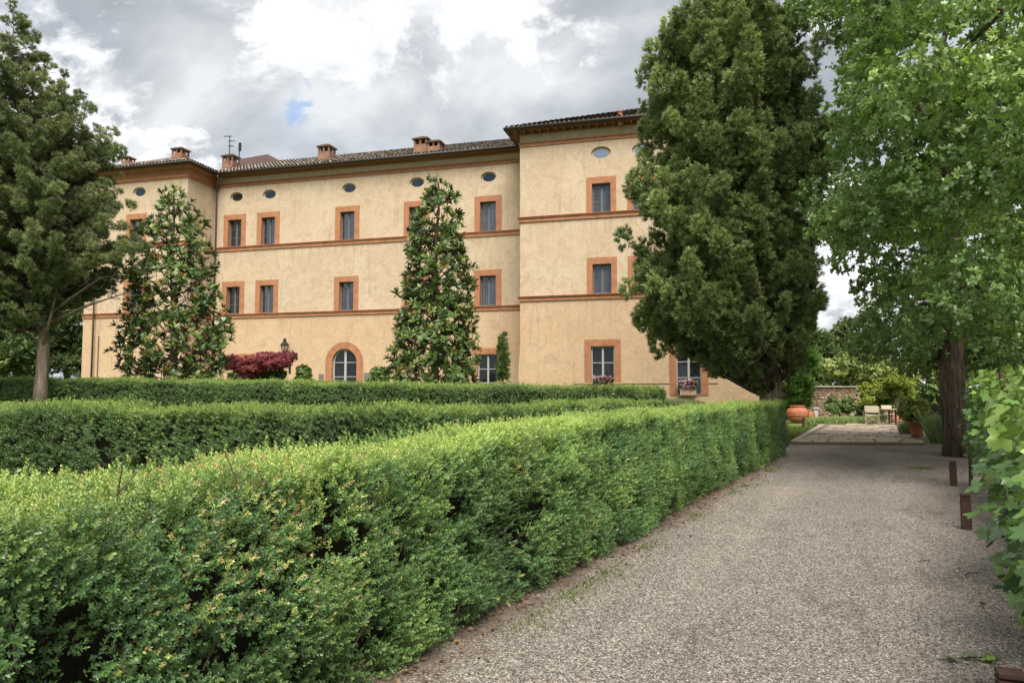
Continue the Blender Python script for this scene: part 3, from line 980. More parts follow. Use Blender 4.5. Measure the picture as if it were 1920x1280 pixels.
h1a = pth(1.0, 0.0); h1m = pth(10.5, 0.0); h1b = pth(22.6, 0.02)
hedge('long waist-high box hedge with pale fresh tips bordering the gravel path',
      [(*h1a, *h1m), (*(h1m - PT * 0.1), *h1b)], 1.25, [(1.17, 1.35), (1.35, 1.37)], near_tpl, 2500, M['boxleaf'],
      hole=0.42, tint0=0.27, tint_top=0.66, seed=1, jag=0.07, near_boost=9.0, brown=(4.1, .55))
fe = np.array([-0.963, 0.269])
k2 = np.array([-1.2, 9.6])
e2 = k2 + PT * 12.0
l2 = k2 + fe * 13.5
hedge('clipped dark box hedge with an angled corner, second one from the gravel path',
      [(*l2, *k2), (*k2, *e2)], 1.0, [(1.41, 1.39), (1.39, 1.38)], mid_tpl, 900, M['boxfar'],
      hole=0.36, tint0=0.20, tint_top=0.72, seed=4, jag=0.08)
r3 = np.array([4.3, 21.85]); l3 = r3 + fe * 31
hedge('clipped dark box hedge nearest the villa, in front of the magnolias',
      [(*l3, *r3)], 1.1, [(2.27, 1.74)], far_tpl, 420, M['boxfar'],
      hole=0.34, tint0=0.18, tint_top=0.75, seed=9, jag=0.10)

# ------------------------------------------------------------------ the villa
TH = math.radians(15.6)
VO = np.array([0.437, 40.8, 0.0])
villa = empty('villa', VO, 'long ochre stuccoed villa with terracotta bands and tiled roofs', 'building', rz=-TH)
MX0, MX1, LX0, LX1, RX0, RX1 = -19.8, 0.73, -27.1, -19.8, 0.73, 13.3
LY, RY = -2.5, -2.7
Z0, ZE = -0.1, 15.15


def wall_mesh(x0, x1, z0, z1, holes, shapes, extra_z=()):
    """flat wall in the x-z plane; holes: rects; shapes: (cx,cz,pts) star-shaped openings"""
    mb = MB()
    cells = list(holes)
    for cx, cz, pts in shapes:
        ax = [p[0] for p in pts]; az = [p[1] for p in pts]
        cells.append((min(ax) - 0.15, max(ax) + 0.15, min(az) - 0.15, max(az) + 0.15))
    X = sorted({x0, x1, *[c[0] for c in cells], *[c[1] for c in cells]})
    Z = sorted({z0, z1, *[c[2] for c in cells], *[c[3] for c in cells], *extra_z})
    X = [x for x in X if x0 <= x <= x1]; Z = [z for z in Z if z0 <= z <= z1]
    for i in range(len(X) - 1):
        for k in range(len(Z) - 1):
            cx, cz = (X[i] + X[i + 1]) / 2, (Z[k] + Z[k + 1]) / 2
            if any(c[0] < cx < c[1] and c[2] < cz < c[3] for c in cells): continue
            mb.add([(X[i], 0, Z[k]), (X[i + 1], 0, Z[k]), (X[i + 1], 0, Z[k + 1]), (X[i], 0, Z[k + 1])], [(0, 1, 2, 3)])
    for (cx, cz, pts), c in zip(shapes, cells[len(holes):]):
        angs = sorted([(math.atan2(pz - cz, px - cx), (px, pz)) for px, pz in pts])
        def hit(a):
            dx, dz = math.cos(a), math.sin(a)
            t = min([((c[1] if dx > 0 else c[0]) - cx) / dx if abs(dx) > 1e-9 else 1e9, ((c[3] if dz > 0 else c[2]) - cz) / dz if abs(dz) > 1e-9 else 1e9])
            return (cx + dx * t, cz + dz * t)
        def inner(a):
            for i in range(len(angs)):
                a0, p0 = angs[i]; a1, p1 = angs[(i + 1) % len(angs)]
                a1_ = a1 + (2 * math.pi if a1 < a0 else 0); aa = a + (2 * math.pi if a < a0 - 1e-9 else 0)
                if a0 - 1e-9 <= aa <= a1_ + 1e-9:
                    d = np.array([math.cos(a), math.sin(a)]); P0 = np.array(p0) - (cx, cz); E_ = np.array(p1) - np.array(p0)
                    den = d[0] * E_[1] - d[1] * E_[0]
                    t = (P0[0] * E_[1] - P0[1] * E_[0]) / den if abs(den) > 1e-9 else np.linalg.norm(P0)
                    return (cx + d[0] * t, cz + d[1] * t)
            return angs[0][1]
        allA = sorted(set([round(a, 6) for a, _ in angs] + [round(math.atan2(zz - cz, xx - cx), 6) for xx in c[:2] for zz in c[2:]]))
        m = len(allA); ins = [inner(a) for a in allA]; outs = [hit(a) for a in allA]
        mb.add([(p[0], 0, p[1]) for p in ins] + [(p[0], 0, p[1]) for p in outs], [(i, m + i, m + (i + 1) % m, (i + 1) % m) for i in range(m)])
    return mb


UP_M = [-18.3, -15.93, -10.58, -6.17, -1.85]
GR_R = [4.95, 9.08]
HW, HD = 0.47, 0.30


def oval_pts(cx, cz, a=0.46, b=0.30, n=28):
    return [(cx + a * math.cos(2 * math.pi * k / n), cz + b * math.sin(2 * math.pi * k / n)) for k in range(n)]


def arch_pts(cx, hw, zs, z0, n=14):
    return [(cx - hw, z0), (cx + hw, z0)] + [(cx + hw * math.cos(math.pi * k / n), zs + hw * math.sin(math.pi * k / n)) for k in range(n + 1)]


OUT = 0.33   # width of the painted surround
rects_m, rects_r, rects_l = [], [], []
for x in UP_M:
    rects_m += [(x - HW - .02, x + HW + .02, 10.65, 12.36), (x - HW - .02, x + HW + .02, 6.46, 8.16)]
rects_m += [(-1.85 - .6, -1.85 + .6, 1.35, 3.78), (-17.2 - .6, -17.2 + .6, 1.35, 3.68)]
for x in (4.95, 7.0, 9.08):
    rects_r += [(x - HW - .02, x + HW + .02, 10.65, 12.15), (x - HW - .02, x + HW + .02, 6.55, 8.1)]
for x in GR_R:
    rects_r += [(x - .60, x + .60, 1.52, 3.95)]
for x in (-23.4,):
    rects_l += [(x - HW - .02, x + HW + .02, 10.65, 12.2), (x - HW - .02, x + HW + .02, 6.46, 8.16)]
ovals_m = [(-18.25, 13.78), (-15.91, 13.78), (-10.52, 13.76), (-6.17, 13.77), (-1.83, 13.75)]
ovals_r = [(4.95, 13.70), (7.0, 13.70), (9.08, 13.70)]
ovals_l = [(-23.28, 13.81)]
ARX, ARW, ARZ = -10.64, 0.80, 3.42
wm = wall_mesh(MX0 + .0, MX1, Z0, ZE, rects_m, [(x, z, oval_pts(x, z)) for x, z in ovals_m] + [(ARX, 2.6, arch_pts(ARX, ARW + .02, ARZ, 0.75))])
wm.build('wall', M['stucco'], villa)
wr = wall_mesh(RX0, RX1, Z0, ZE, rects_r, [(x, z, oval_pts(x, z, 0.5, 0.32)) for x, z in ovals_r], extra_z=(2.2, 3.0, 3.9))
def flare(z): return 0.0 if z > 3.95 else 0.27 * ((3.95 - z) / 3.65) ** 1.0
wr.v = [(x - (flare(z) if x == RX0 else 0), y, z) for x, y, z in wr.v]
# returns and back of the right wing
for zz0, zz1 in ((Z0, 2.2), (2.2, 3.0), (3.0, 3.9), (3.9, ZE)):
    wr.add([(RX0 - flare(zz0), 0, zz0), (RX0 - flare(zz1), 0, zz1), (RX0, -RY + .3, zz1), (RX0, -RY + .3, zz0)], [(0, 1, 2, 3)])
wr.add([(RX1, 0, Z0), (RX1, 12, Z0), (RX1, 12, ZE), (RX1, 0, ZE)], [(0, 1, 2, 3)])
wr.add([(RX0, 12, Z0), (RX1, 12, Z0), (RX1, 12, ZE), (RX0, 12, ZE), (RX0, 3.2, Z0), (RX0, 3.2, ZE)], [(0, 3, 2, 1), (4, 0, 3, 5)])
wr.build('wall', M['stucco'], villa, (0, RY, 0))
wl = wall_mesh(LX0, LX1, Z0, ZE, rects_l, [(x, z, oval_pts(x, z)) for x, z in ovals_l])
wl.add([(LX1, 0, Z0), (LX1, 2.5, Z0), (LX1, 2.5, ZE), (LX1, 0, ZE)], [(0, 1, 2, 3)])
wl.add([(LX0, 0, Z0), (LX0, 12, Z0), (LX0, 12, ZE), (LX0, 0, ZE)], [(0, 3, 2, 1)])
wl.add([(LX0, 12, Z0), (LX1, 12, Z0), (LX1, 12, ZE), (LX0, 12, ZE)], [(0, 3, 2, 1)])
wl.build('wall', M['stucco'], villa, (0, LY, 0))
MB().add([(MX0, 9.3, Z0), (MX1, 9.3, Z0), (MX1, 9.3, ZE), (MX0, 9.3, ZE)], [(0, 3, 2, 1)]).build('rear_wall', M['stucco'], villa)


# ---- mouldings: profile boxes along each front, butted at the corners
def band(x0, x1, yf, z0, z1, proj, name='string_course', ret=None):
    b = MB()
    zt = z1 - (z1 - z0) * 0.34
    steps = [(z0, zt - .012, proj * 0.45), (zt, z1 - .03, proj * 0.75), (z1 - .03, z1, proj)]
    for a, c, p in steps:
        b.box(x0, x1, yf - p, yf + .02, a, c)
        if ret == 'L':      # return of the right wing at its left end
            b.box(x0 - p, x0 - .002, yf - p, yf + 2.6, a, c)
        if ret == 'R':      # return of the left wing at its right end
            b.box(x1 + .002, x1 + p, yf - p, yf + 2.45 - p, a, c)
    b.build(name, M['trim'], villa)


band(MX0 + .16, RX0 - .16, 0, 6.20, 6.46, .13); band(MX0 + .16, RX0 - .16, 0, 10.38, 10.65, .13)
band(RX0, RX1, RY, 6.30, 6.55, .14, ret='L'); band(RX0, RX1, RY, 10.38, 10.65, .14, ret='L')
band(LX0 - .05, LX1, LY, 6.20, 6.46, .13, ret='R'); band(LX0 - .05, LX1, LY, 10.38, 10.65, .13, ret='R')


def flat_band(x0, x1, yf, z0, z1, name='frieze_band', ret=None):
    b = MB()
    for a, c, p in ((z0, z0 + .035, .045), (z0 + .035, z1 - .05, .03), (z1 - .05, z1, .07)):
        b.box(x0, x1, yf - p, yf + .02, a, c)
        if ret == 'L': b.box(x0 - p, x0 - .002, yf - p, yf + 2.6, a, c)
    b.build(name, M['trim'], villa)


flat_band(MX0 + .16, RX0 - .09, 0, 14.42, 14.66); flat_band(RX0, RX1, RY, 14.33, 14.55, ret='L')
b = MB()   # eaves fillet under the roofs
b.box(MX0 + .9, RX0 - .01, -.05, .02, 14.98, 15.10); b.box(RX0 + .002, RX1, RY - .05, RY + .02, 14.98, 15.10)
b.build('eaves_fillet', M['cornice'], villa)
b = MB()   # heavy cornice of the left wing
for z0, z1, p in ((14.42, 14.50, .05), (14.50, 14.58, .09), (14.58, 14.92, .06), (14.92, 14.98, .14), (14.98, 15.06, .24), (15.06, 15.20, .34)):
    b.box(LX0 - p, LX1, LY - p, LY + .02, z0, z1)
    b.box(LX1 + .002, LX1 + p, LY - p, -.002 if p < .2 else -.30, z0, z1)
b.build('cornice', M['cornice'], villa)
# shallow raised plinth and quoin line of the right wing's ground storey
b = MB()
b.box(3.53, 8.20, RY - .035, RY + .01, 2.10, 2.15); b.box(9.96, 10.42, RY - .035, RY + .01, 2.10, 2.15)
b.box(10.40, 10.42, RY - .03, RY + .01, 2.15, 3.6); b.box(3.53, 3.545, RY - .03, RY + .01, 2.15, 3.3)
b.build('plinth_ledge', M['stucco'], villa)


# ---- windows
def surround_mesh(hw, h, ow, oh_top, sill_h=0.0, depth=.26, name='window'):
    """local: opening bottom-centre at the origin, wall plane y=0"""
    b = MB(); p = -.028
    b.box(-hw - ow, -hw, p, .0, -sill_h, h + oh_top); b.box(hw, hw + ow, p, .0, -sill_h, h + oh_top); b.box(-hw, hw, p, .0, h, h + oh_top)
    # reveals
    b.add([(-hw, p, 0), (-hw, depth, 0), (-hw, depth, h), (-hw, p, h)], [(0, 1, 2, 3)])
    b.add([(hw, p, 0), (hw, depth, 0), (hw, depth, h), (hw, p, h)], [(0, 3, 2, 1)])
    b.add([(-hw, p, h), (hw, p, h), (hw, depth, h), (-hw, depth, h)], [(0, 3, 2, 1)])
    b.add([(-hw, p, 0), (hw, p, 0), (hw, depth, 0), (-hw, depth, 0)], [(0, 1, 2, 3)])
    return b.mesh(name, M['trim'])


def sash_parts(hw, h, rows, depth, smat, gmat, fr=.055, bar=.022):
    y = depth - .05
    b = MB()
    b.box(-hw, -hw + fr, y, y + .05, 0, h); b.box(hw - fr, hw, y, y + .05, 0, h)
    b.box(-hw + fr, hw - fr, y, y + .05, h - fr, h); b.box(-hw + fr, hw - fr, y, y + .05, 0, fr * 1.4)
    b.box(-.05, .05, y - .015, y + .05, fr * 1.4, h - fr)
    panes = []
    zb = fr * 1.4; ph = (h - fr - zb) / rows
    for s in (-1, 1):
        xa, xb = (-hw + fr, -.05) if s < 0 else (.05, hw - fr)
        for r in range(rows):
            if r: b.box(xa, xb, y, y + .04, zb + r * ph - bar / 2, zb + r * ph + bar / 2)
            g = MB(); e = bar / 2
            g.box(xa + .002, xb - .002, y + .022, y + .028, zb + r * ph + (e if r else 0) + .001, zb + (r + 1) * ph - (e if r < rows - 1 else 0) - .001)
            panes.append(g.mesh('pane', gmat))
    return b.mesh('sash', smat), panes


def put_window(x, yf, z, sm, sash, panes, lab=None, glass_override=None):
    w = bpy.data.objects.new('window', sm); w.location = (x, yf, z); link(w, villa)
    s = bpy.data.objects.new('sash', sash); link(s, w)
    for pm in panes:
        p = bpy.data.objects.new('pane', pm); link(p, w)
        p.rotation_euler = (random.uniform(-.006, .006), 0, random.uniform(-.012, .012))
        if glass_override is not None:
            p.material_slots[0].link = 'OBJECT'; p.material_slots[0].material = glass_override
    if lab: w['label'] = lab
    return w


su_u = surround_mesh(HW, 1.69, .32, .33); sa_u, pa_u = sash_parts(HW, 1.69, 3, .28, M['sash'], M['glass'])
su_r = surround_mesh(HW, 1.48, .28, .33); sa_r, pa_r = sash_parts(HW, 1.48, 3, .24, M['sash'], M['glassc'])
su_g = surround_mesh(.58, 2.42, .32, .33); sa_g, pa_g = sash_parts(.58, 2.42, 3, .16, M['sashw'], M['glassg'], .06, .04)
for i, x in enumerate(UP_M):
    put_window(x, 0, 10.66, su_u, sa_u, pa_u, glass_override=M['glassc'] if i in (4,) else None)
    put_window(x, 0, 6.47, su_u, sa_u, pa_u, glass_override=M['glassc'] if i in (2, 4) else None)
for x in (4.95, 7.0, 9.08):
    put_window(x, RY, 10.66, su_r, sa_r, pa_r); put_window(x, RY, 6.57, su_r, sa_r, pa_r)
for x in GR_R: put_window(x, RY, 1.53, su_g, sa_g, pa_g)
put_window(-1.85, 0, 1.36, su_g, sa_g, pa_g); put_window(-17.2, 0, 1.26, su_g, sa_g, pa_g)
put_window(-23.4, LY, 10.66, su_r, sa_r, pa_r); put_window(-23.4, LY, 6.47, su_u, sa_u, pa_u)


def oval_window(x, yf, z, a, bb, gm):
    n = 28; mb = MB(); vs = []
    for (s, yy) in ((1.0, 0.001), (1.0, .12), (.80, .12)):
        vs += [(a * s * math.cos(2 * math.pi * k / n), yy, bb * (s if s == 1 else .76) * math.sin(2 * math.pi * k / n)) for k in range(n)]
    fs = [(j * n + k, j * n + (k + 1) % n, (j + 1) * n + (k + 1) % n, (j + 1) * n + k) for j in range(2) for k in range(n)]
    mb.add(vs, fs)
    w = mb.build('oval_window', M['stucco_pale'], villa, (x, yf, z))
    g = MB(); g.add([(a * .80 * math.cos(2 * math.pi * k / n), .118, bb * .76 * math.sin(2 * math.pi * k / n)) for k in range(n)] + [(0, .118, 0)], [(k, (k + 1) % n, n) for k in range(n)])
    g.build('pane', gm, w)


M['stucco_pale'] = plain('pale_stucco', (0.40, 0.34, 0.23), 0.9, 0.1, 6)
for i, (x, z) in enumerate(ovals_m): oval_window(x, 0, z, .46, .30, M['glass'] if i == 0 else M['glasso'])
for x, z in ovals_r: oval_window(x, RY, z, .5, .32, M['glasssky'])
for x, z in ovals_l: oval_window(x, LY, z, .46, .30, M['glasso'])

# arched door
n = 16
def arch_loop(hw, zs, z0, yy): return [(-hw, yy, z0)] + [(-hw * math.cos(math.pi * k / n), yy, zs + hw * math.sin(math.pi * k / n)) for k in range(n + 1)] + [(hw, yy, z0)]
lp = [arch_loop(1.22, ARZ - .02, .76, .0), arch_loop(1.22, ARZ - .02, .76, -.03), arch_loop(.80, ARZ, .76, -.03), arch_loop(.80, ARZ, .76, .30)]
m = n + 3; mb = MB()
mb.add([p for q in lp for p in q], [(j * m + k, j * m + k + 1, (j + 1) * m + k + 1, (j + 1) * m + k) for j in range(3) for k in range(m - 1)])
door = mb.build('arched_door', M['trim'], villa, (ARX, 0, 0))
mb = MB(); lp = [arch_loop(.80, ARZ, .76, .20), arch_loop(.80, ARZ, .76, .16), arch_loop(.71, ARZ, .76, .16), arch_loop(.71, ARZ, .76, .20)]
mb.add([p for q in lp for p in q], [(j * m + k, j * m + k + 1, (j + 1) * m + k + 1, (j + 1) * m + k) for j in range(3) for k in range(m - 1)])
mb.box(-.07, .07, .14, .20, .76, ARZ + .70)
for z in (1.75, 2.58, 3.42):
    mb.box(-.71, -.07, .165, .195, z - .02, z + .02); mb.box(.07, .71, .165, .195, z - .02, z + .02)
mb.build('door_frame', M['sashw'], door)
for s in (-1, 1):
    for z0, z1 in ((.80, 1.73), (1.77, 2.56), (2.60, 3.40)):
        MB().box(min(s * .07, s * .71), max(s * .07, s * .71), .18, .184, z0, z1).build('pane', M['glassg'], door)
    q = [(s * .07, .182, 3.44)] + [(s * .71 * math.cos(a), .182, ARZ + .71 * math.sin(a)) for a in np.linspace(0.03, math.pi / 2 - .1, 8)]
    MB().add(q, [tuple(range(len(q)))]).build('pane', M['glassg'], door)

# ---- roofs of barrel tiles (too small to pick apart: joined)
def tile_slope(P0, ex, up, cols, lens, sp=.24, row=.36, r=.085):
    """P0 eave corner, ex along the eave, up the slope direction; lens(col)->(start,end) along slope"""
    V, Fc, T = [], [], []
    nz = np.cross(ex, up); nz /= np.linalg.norm(nz)
    k = 5
    off = 0
    for c in range(cols):
        a, e = lens((c + .5) * sp)
        if e - a < .1: continue
        nr = max(1, int(math.ceil((e - a) / row)))
        for q in range(nr):
            s0 = a + q * row - .03; s1 = min(a + (q + 1) * row + .05, e + .06)
            jx = rng.uniform(-.012, .012); lift = rng.uniform(0, .012)
            tt = np.clip(rng.normal(.45, .25), 0, 1)
            for s_, rr, zz in ((s0, r * 1.12, .03 + lift), (s1, r * .85, .0 + lift)):
                for i in range(k):
                    an = math.pi * i / (k - 1)
                    V.append(P0 + ex * ((c + .5) * sp + jx + rr * 1.15 * math.cos(an)) + up * s_ + nz * (zz + rr * math.sin(an) * 1.15)); T.append(tt)
            for i in range(k - 1): Fc.append((off + i, off + i + 1, off + k + i + 1, off + k + i))
            V += [P0 + ex * ((c + .5) * sp + jx) + up * s0 + nz * (.0), ] * 1; T.append(tt)
            off += 2 * k + 1
    return V, Fc, T


PI_R = math.radians(23)
roof_v, roof_f, roof_t = [], [], []
roof = MB()


def add_slope(P0, ex, up, width, lens):
    v, f, t = tile_slope(np.array(P0, float), np.array(ex, float), np.array(up, float), int(width / .24), lens)
    o = len(roof_v)
    roof_v.extend(v); roof_t.extend(t); roof_f.extend([tuple(i + o for i in q) for q in f])


cP, sP = math.cos(PI_R), math.sin(PI_R)
ZG = 15.17
# main range: front slope, ridge at y=4.6
add_slope((MX0 - .2, -.62, ZG), (1, 0, 0), (0, cP, sP), RX0 - MX0 + .1, lambda s: (0, 5.5))
roof.add([(MX0 - .3, -.62, ZG - .01), (RX0 - .02, -.62, ZG - .01), (RX0 - .02, 4.5, ZG - .01 + 5.12 * math.tan(PI_R)), (MX0 - .3, 4.5, ZG - .01 + 5.12 * math.tan(PI_R)),
          (RX0 - .02, 9.9, ZG), (MX0 - .3, 9.9, ZG)], [(0, 1, 2, 3), (3, 2, 4, 5)])


def hip(x0, x1, y0, y1, z, do_left=True, do_right=True):
    w, d = x1 - x0, y1 - y0
    hh = min(w, d) / 2
    add_slope((x0, y0, z), (1, 0, 0), (0, cP, sP), w, lambda s: (0, min(s, w - s, hh) / cP))
    if do_right: add_slope((x1, y0, z), (0, 1, 0), (-cP, 0, sP), d, lambda s: (0, min(s, d - s, hh) / cP))
    if do_left: add_slope((x0, y1, z), (0, -1, 0), (cP, 0, sP), d, lambda s: (0, min(s, d - s, hh) / cP))
    zt = z + hh * math.tan(PI_R) - .01; z -= .01
    if w >= d:
        roof.add([(x0, y0, z), (x1, y0, z), (x1, y1, z), (x0, y1, z), (x0 + hh, (y0 + y1) / 2, zt), (x1 - hh, (y0 + y1) / 2, zt)], [(0, 1, 5, 4), (1, 2, 5), (2, 3, 4, 5), (3, 0, 4)])
    else:
        roof.add([(x0, y0, z), (x1, y0, z), (x1, y1, z), (x0, y1, z), ((x0 + x1) / 2, y0 + hh, zt), ((x0 + x1) / 2, y1 - hh, zt)], [(0, 1, 4), (1, 2, 5, 4), (2, 3, 5), (3, 0, 4, 5)])


hip(LX0 - .55, LX1 + .55, LY - .55, 10.0, ZG + .06)
hip(RX0 - .62, RX1 + .62, RY - .62, 10.0, ZG + .02)
rf = roof.build('roof', plain('roof_underlay', (0.14, 0.095, 0.07), 0.95, 0.3, 5), villa)
np_obj('roof_tiles', np.array(roof_v), np.array(roof_f), M['tile'], rf, np.array(roof_t), 'stuff')
# soffits, rafters and gutters
b = MB()
b.box(MX0 + .6, RX0 - .63, -.60, -.052, ZG - .10, ZG - .05)
b.box(RX0 - .60, RX1 + .60, RY - .60, RY - .052, ZG - .10, ZG - .05); b.box(RX0 - .60, RX0 - .002, RY - .052, 0, ZG - .10, ZG - .05)
b.build('soffit', M['under'], villa)
for x in np.arange(RX0 - .5, RX1, .42):
    MB().box(x - .04, x + .04, RY - .58, RY - .055, ZG - .22, ZG - .102).build('rafter_end', M['under'], villa)


def gutter(pts, r=.075):
    MB().tube(pts, r, 8).build('gutter', M['gutter'], villa, smooth=True)


zg = ZG - .02
gutter([(MX0 + .58, -.68, zg), (RX0 - .66, -.68, zg)])
gutter([(RX0 - .68, -.2, zg), (RX0 - .68, RY - .68, zg), (RX1 + .6, RY - .68, zg)])
gutter([(LX0 - .6, LY - .61, zg + .05), (LX1 + .6, LY - .61, zg + .05), (LX1 + .6, -.66, zg + .02)])
MB().tube([(MX0 + .66, -.66, zg - .05), (MX0 + .62, -.6, zg - .3), (MX0 + .24, -.16, zg - .75), (MX0 + .22, -.13, zg - 1.0), (MX0 + .22, -.13, 1.0)], .055, 8).build('downpipe', M['pipe'], villa, smooth=True)
MB().tube([(-26.15, LY - .2, 14.3), (-26.15, LY - .19, 1.0)], .055, 8).build('downpipe', M['pipe'], villa, smooth=True)
MB().tube([(-25.85, LY - .05, 5.1), (-25.85, LY - .05, 1.0)], .025, 6).build('conduit', M['pipe'], villa)
for y in (-.9, -.5): MB().tube([(LX1 + .15, y, 10.66), (LX1 + .15, y, 11.35)], .02, 6).build('bracket_rod', M['iron'], villa)
MB().tube([(RX0 - .08, -.10, zg - .1), (RX0 - .08, -.10, 10.7)], .05, 8).build('downpipe', M['pipe'], villa, smooth=True)


# ---- chimneys
def chimney(x, y, zb, zt, w, kind=0):
    root = bpy.data.objects.new('chimney', MB().box(-w / 2, w / 2, -w / 2, w / 2, 0, (zt - zb) * .60).mesh('chimney', M['brick']))
    root.location = (x, y, zb); link(root, villa)
    h = zt - zb; z1 = h * .60; z2 = h * .80; p = w * .13
    for sx in (-1, 0, 1):
        for sy in (-1, 0, 1):
            if sx == 0 and sy == 0: continue
            cx, cy = sx * (w / 2 - p / 2), sy * (w / 2 - p / 2)
            MB().box(cx - p / 2, cx + p / 2, cy - p / 2, cy + p / 2, z1 + .001, z2 - .001).build('vent_pillar', M['brick'], root)
    e = w * .61
    c = MB(); c.box(-e, e, -e, e, z2, z2 + .045)
    c.add([(-e * .97, -e * .97, z2 + .047), (e * .97, -e * .97, z2 + .047), (e * .97, e * .97, z2 + .047), (-e * .97, e * .97, z2 + .047), (0, 0, h)], [(0, 1, 4), (1, 2, 4), (2, 3, 4), (3, 0, 4)])
    for a in range(4):
        dx, dy = ((1, 0), (0, 1), (-1, 0), (0, -1))[a]
        for q in np.linspace(-.8, .8, 6):
            px, py = dx * e * .98 + dy * q * e, dy * e * .98 + dx * q * e
            tp = 1 - abs(q)
            c.tube([(px, py, z2 + .05), (px * (1 - tp * .9) if dx else px, py * (1 - tp * .9) if dy else py, z2 + .05 + (h - z2 - .05) * tp * .9)], .035, 5)
    c.build('cap', M['captile'], root)


M['captile'] = plain('cap_tile', (0.12, 0.085, 0.055), 0.95, 0.35, 6)


def vil(u, v, d):
    """villa-local x,z of a pixel on the plane y=d"""
    x, y = (u - 960) / F, -(v - 640) / F
    r = np.array([x, math.cos(PITCH) - y * math.sin(PITCH), math.sin(PITCH) + y * math.cos(PITCH)])
    ex = np.array([math.cos(TH), -math.sin(TH), 0]); ey = np.array([math.sin(TH), math.cos(TH), 0])
    C = np.array([0, 0, EYE]); t = ((VO + ey * d - C) @ ey) / (r @ ey); P = C + r * t - VO
    return float(P @ ex), float(P[2])


def roof_z(x, y):
    if x < LX1: return ZG + .06 + min(y - LY + .55, x - LX0 + .55, LX1 + .55 - x) * math.tan(PI_R)
    return ZG + (y + .62) * math.tan(PI_R)


for u, vt, vb, w in ((241, 294, 309, .62), (339, 277, 300, .74), (434, 289, 318, .82), (613, 271, 302, .80), (793, 257, 289, .82), (817, 264, 287, .74)):
    d = -2.4 if u < 400 else -.2          # stand the stack where its foot meets the tiles
    while d < 2.6:
        x, zb = vil(u, vb, d)
        if roof_z(x, d) >= zb: break
        d += .05
    x, zt = vil(u, vt, d + w / 2)
    chimney(x, d + w / 2, zb - .3, zt + .05, w)
d = RY - .4
while d < 3:
    x, zb = vil(1163, 221, d)
    if ZG + .02 + (d - RY + .62) * math.tan(PI_R) >= zb: break
    d += .05
_, zt = vil(1163, 207, d)
b = MB(); b.lathe([(.11, zb - .4), (.11, zt - .12), (.15, zt - .10), (.15, zt - .06), (.07, zt), (0, zt)], 12, (x, d, 0)); b.build('flue_pot', M['pot'], villa)
# brown sheet-metal roof box behind the ridge
x0, z1 = vil(447, 296, 3.2); x1, _ = vil(529, 296, 3.2); _, z0 = vil(480, 322, 3.2)
b = MB(); b.add([(x0, 3.2, z0 - .5), (x1, 3.2, z0 - .5), (x1, 3.2, z1 - .55), (x1 - 1.1, 3.2, z1 + .05), (x0, 3.2, z1 - .1), (x0, 6, z0 - .5), (x1, 6, z0 - .5), (x1, 6, z1 - .55), (x1 - 1.1, 6, z1 + .05), (x0, 6, z1 - .1)],
             [(0, 1, 2, 3, 4), (4, 3, 8, 9), (3, 2, 7, 8), (1, 6, 7, 2), (0, 4, 9, 5)])
b.build('roof_housing', M['slate'], villa)


def world(x, y, z=0.0):
    return np.array([VO[0] + x * math.cos(TH) + y * math.sin(TH), VO[1] - x * math.sin(TH) + y * math.cos(TH), z])


# antenna and mast on the roof
x, zt = vil(431, 254, 1.3); _, zb = vil(431, 300, 1.3)
p = world(x, 1.3, zb - .3)
an = empty('aerial', p, 'thin television aerial with crossbars beside the chimney', 'aerial', rz=-TH)
h = zt - zb + .3
MB().tube([(0, 0, 0), (0, 0, h)], .028, 6).build('mast', M['iron'], an)
for zz, l0, l1 in ((h - .08, -.42, .08), (h - .42, -.05, .34), (h - .75, -.05, .26)):
    a = MB().tube([(l0, 0, zz + .06), (l1, 0, zz)], .018, 5)
    for q in np.linspace(l0, l1, 4): a.tube([(q, -.14, zz + .03), (q, .14, zz + .03)], .012, 4)
    a.build('crossbar', M['iron'], an)
x, zt = vil(449, 268, 1.6); _, zb = vil(449, 305, 1.6)
mast = empty('radio_mast', world(x, 1.6, zb - .2), 'short dark pole with a panel standing by the brown roof box', 'mast', rz=-TH)
MB().tube([(0, 0, 0), (0, 0, zt - zb)], .035, 6).build('pole', M['iron'], mast)
MB().box(-.03, .12, -.05, .05, zt - zb - .35, zt - zb + .2).build('panel', M['iron'], mast)

# wall lantern
lx, lz = -14.35, 3.75
lan = empty('wall_lantern', world(lx, -.42, lz), 'old glazed iron lantern on a bracket left of the arched door', 'lantern', rz=-TH)
b = MB(); b.tube([(.12, .42, -.9), (.12, .36, -.2), (.12, .2, .12), (0, 0, .16)], .03, 6); b.tube([(.12, .42, -.55), (-.05, .2, -.3), (0, .02, .08)], .02, 6)
b.box(.05, .19, .39, .42, -.95, -.1); b.build('bracket', M['iron'], lan)
b = MB(); hx = .22
b.lathe([(.05, .14), (.13, .2), (.13, .24)], 6); b.lathe([(.27, .70), (.28, .74), (.20, .84), (.10, .95), (.10, 1.0), (.13, 1.03), (.04, 1.12), (0, 1.18)], 6)
for k in range(6):
    a = k * math.pi / 3
    b.tube([(.13 * math.cos(a), .13 * math.sin(a), .24), (.26 * math.cos(a), .26 * math.sin(a), .70)], .014, 4)
b.build('cage', M['iron'], lan)
MB().lathe([(.11, .25), (.24, .69)], 6).build('glass', M['lantern_glass'], lan)
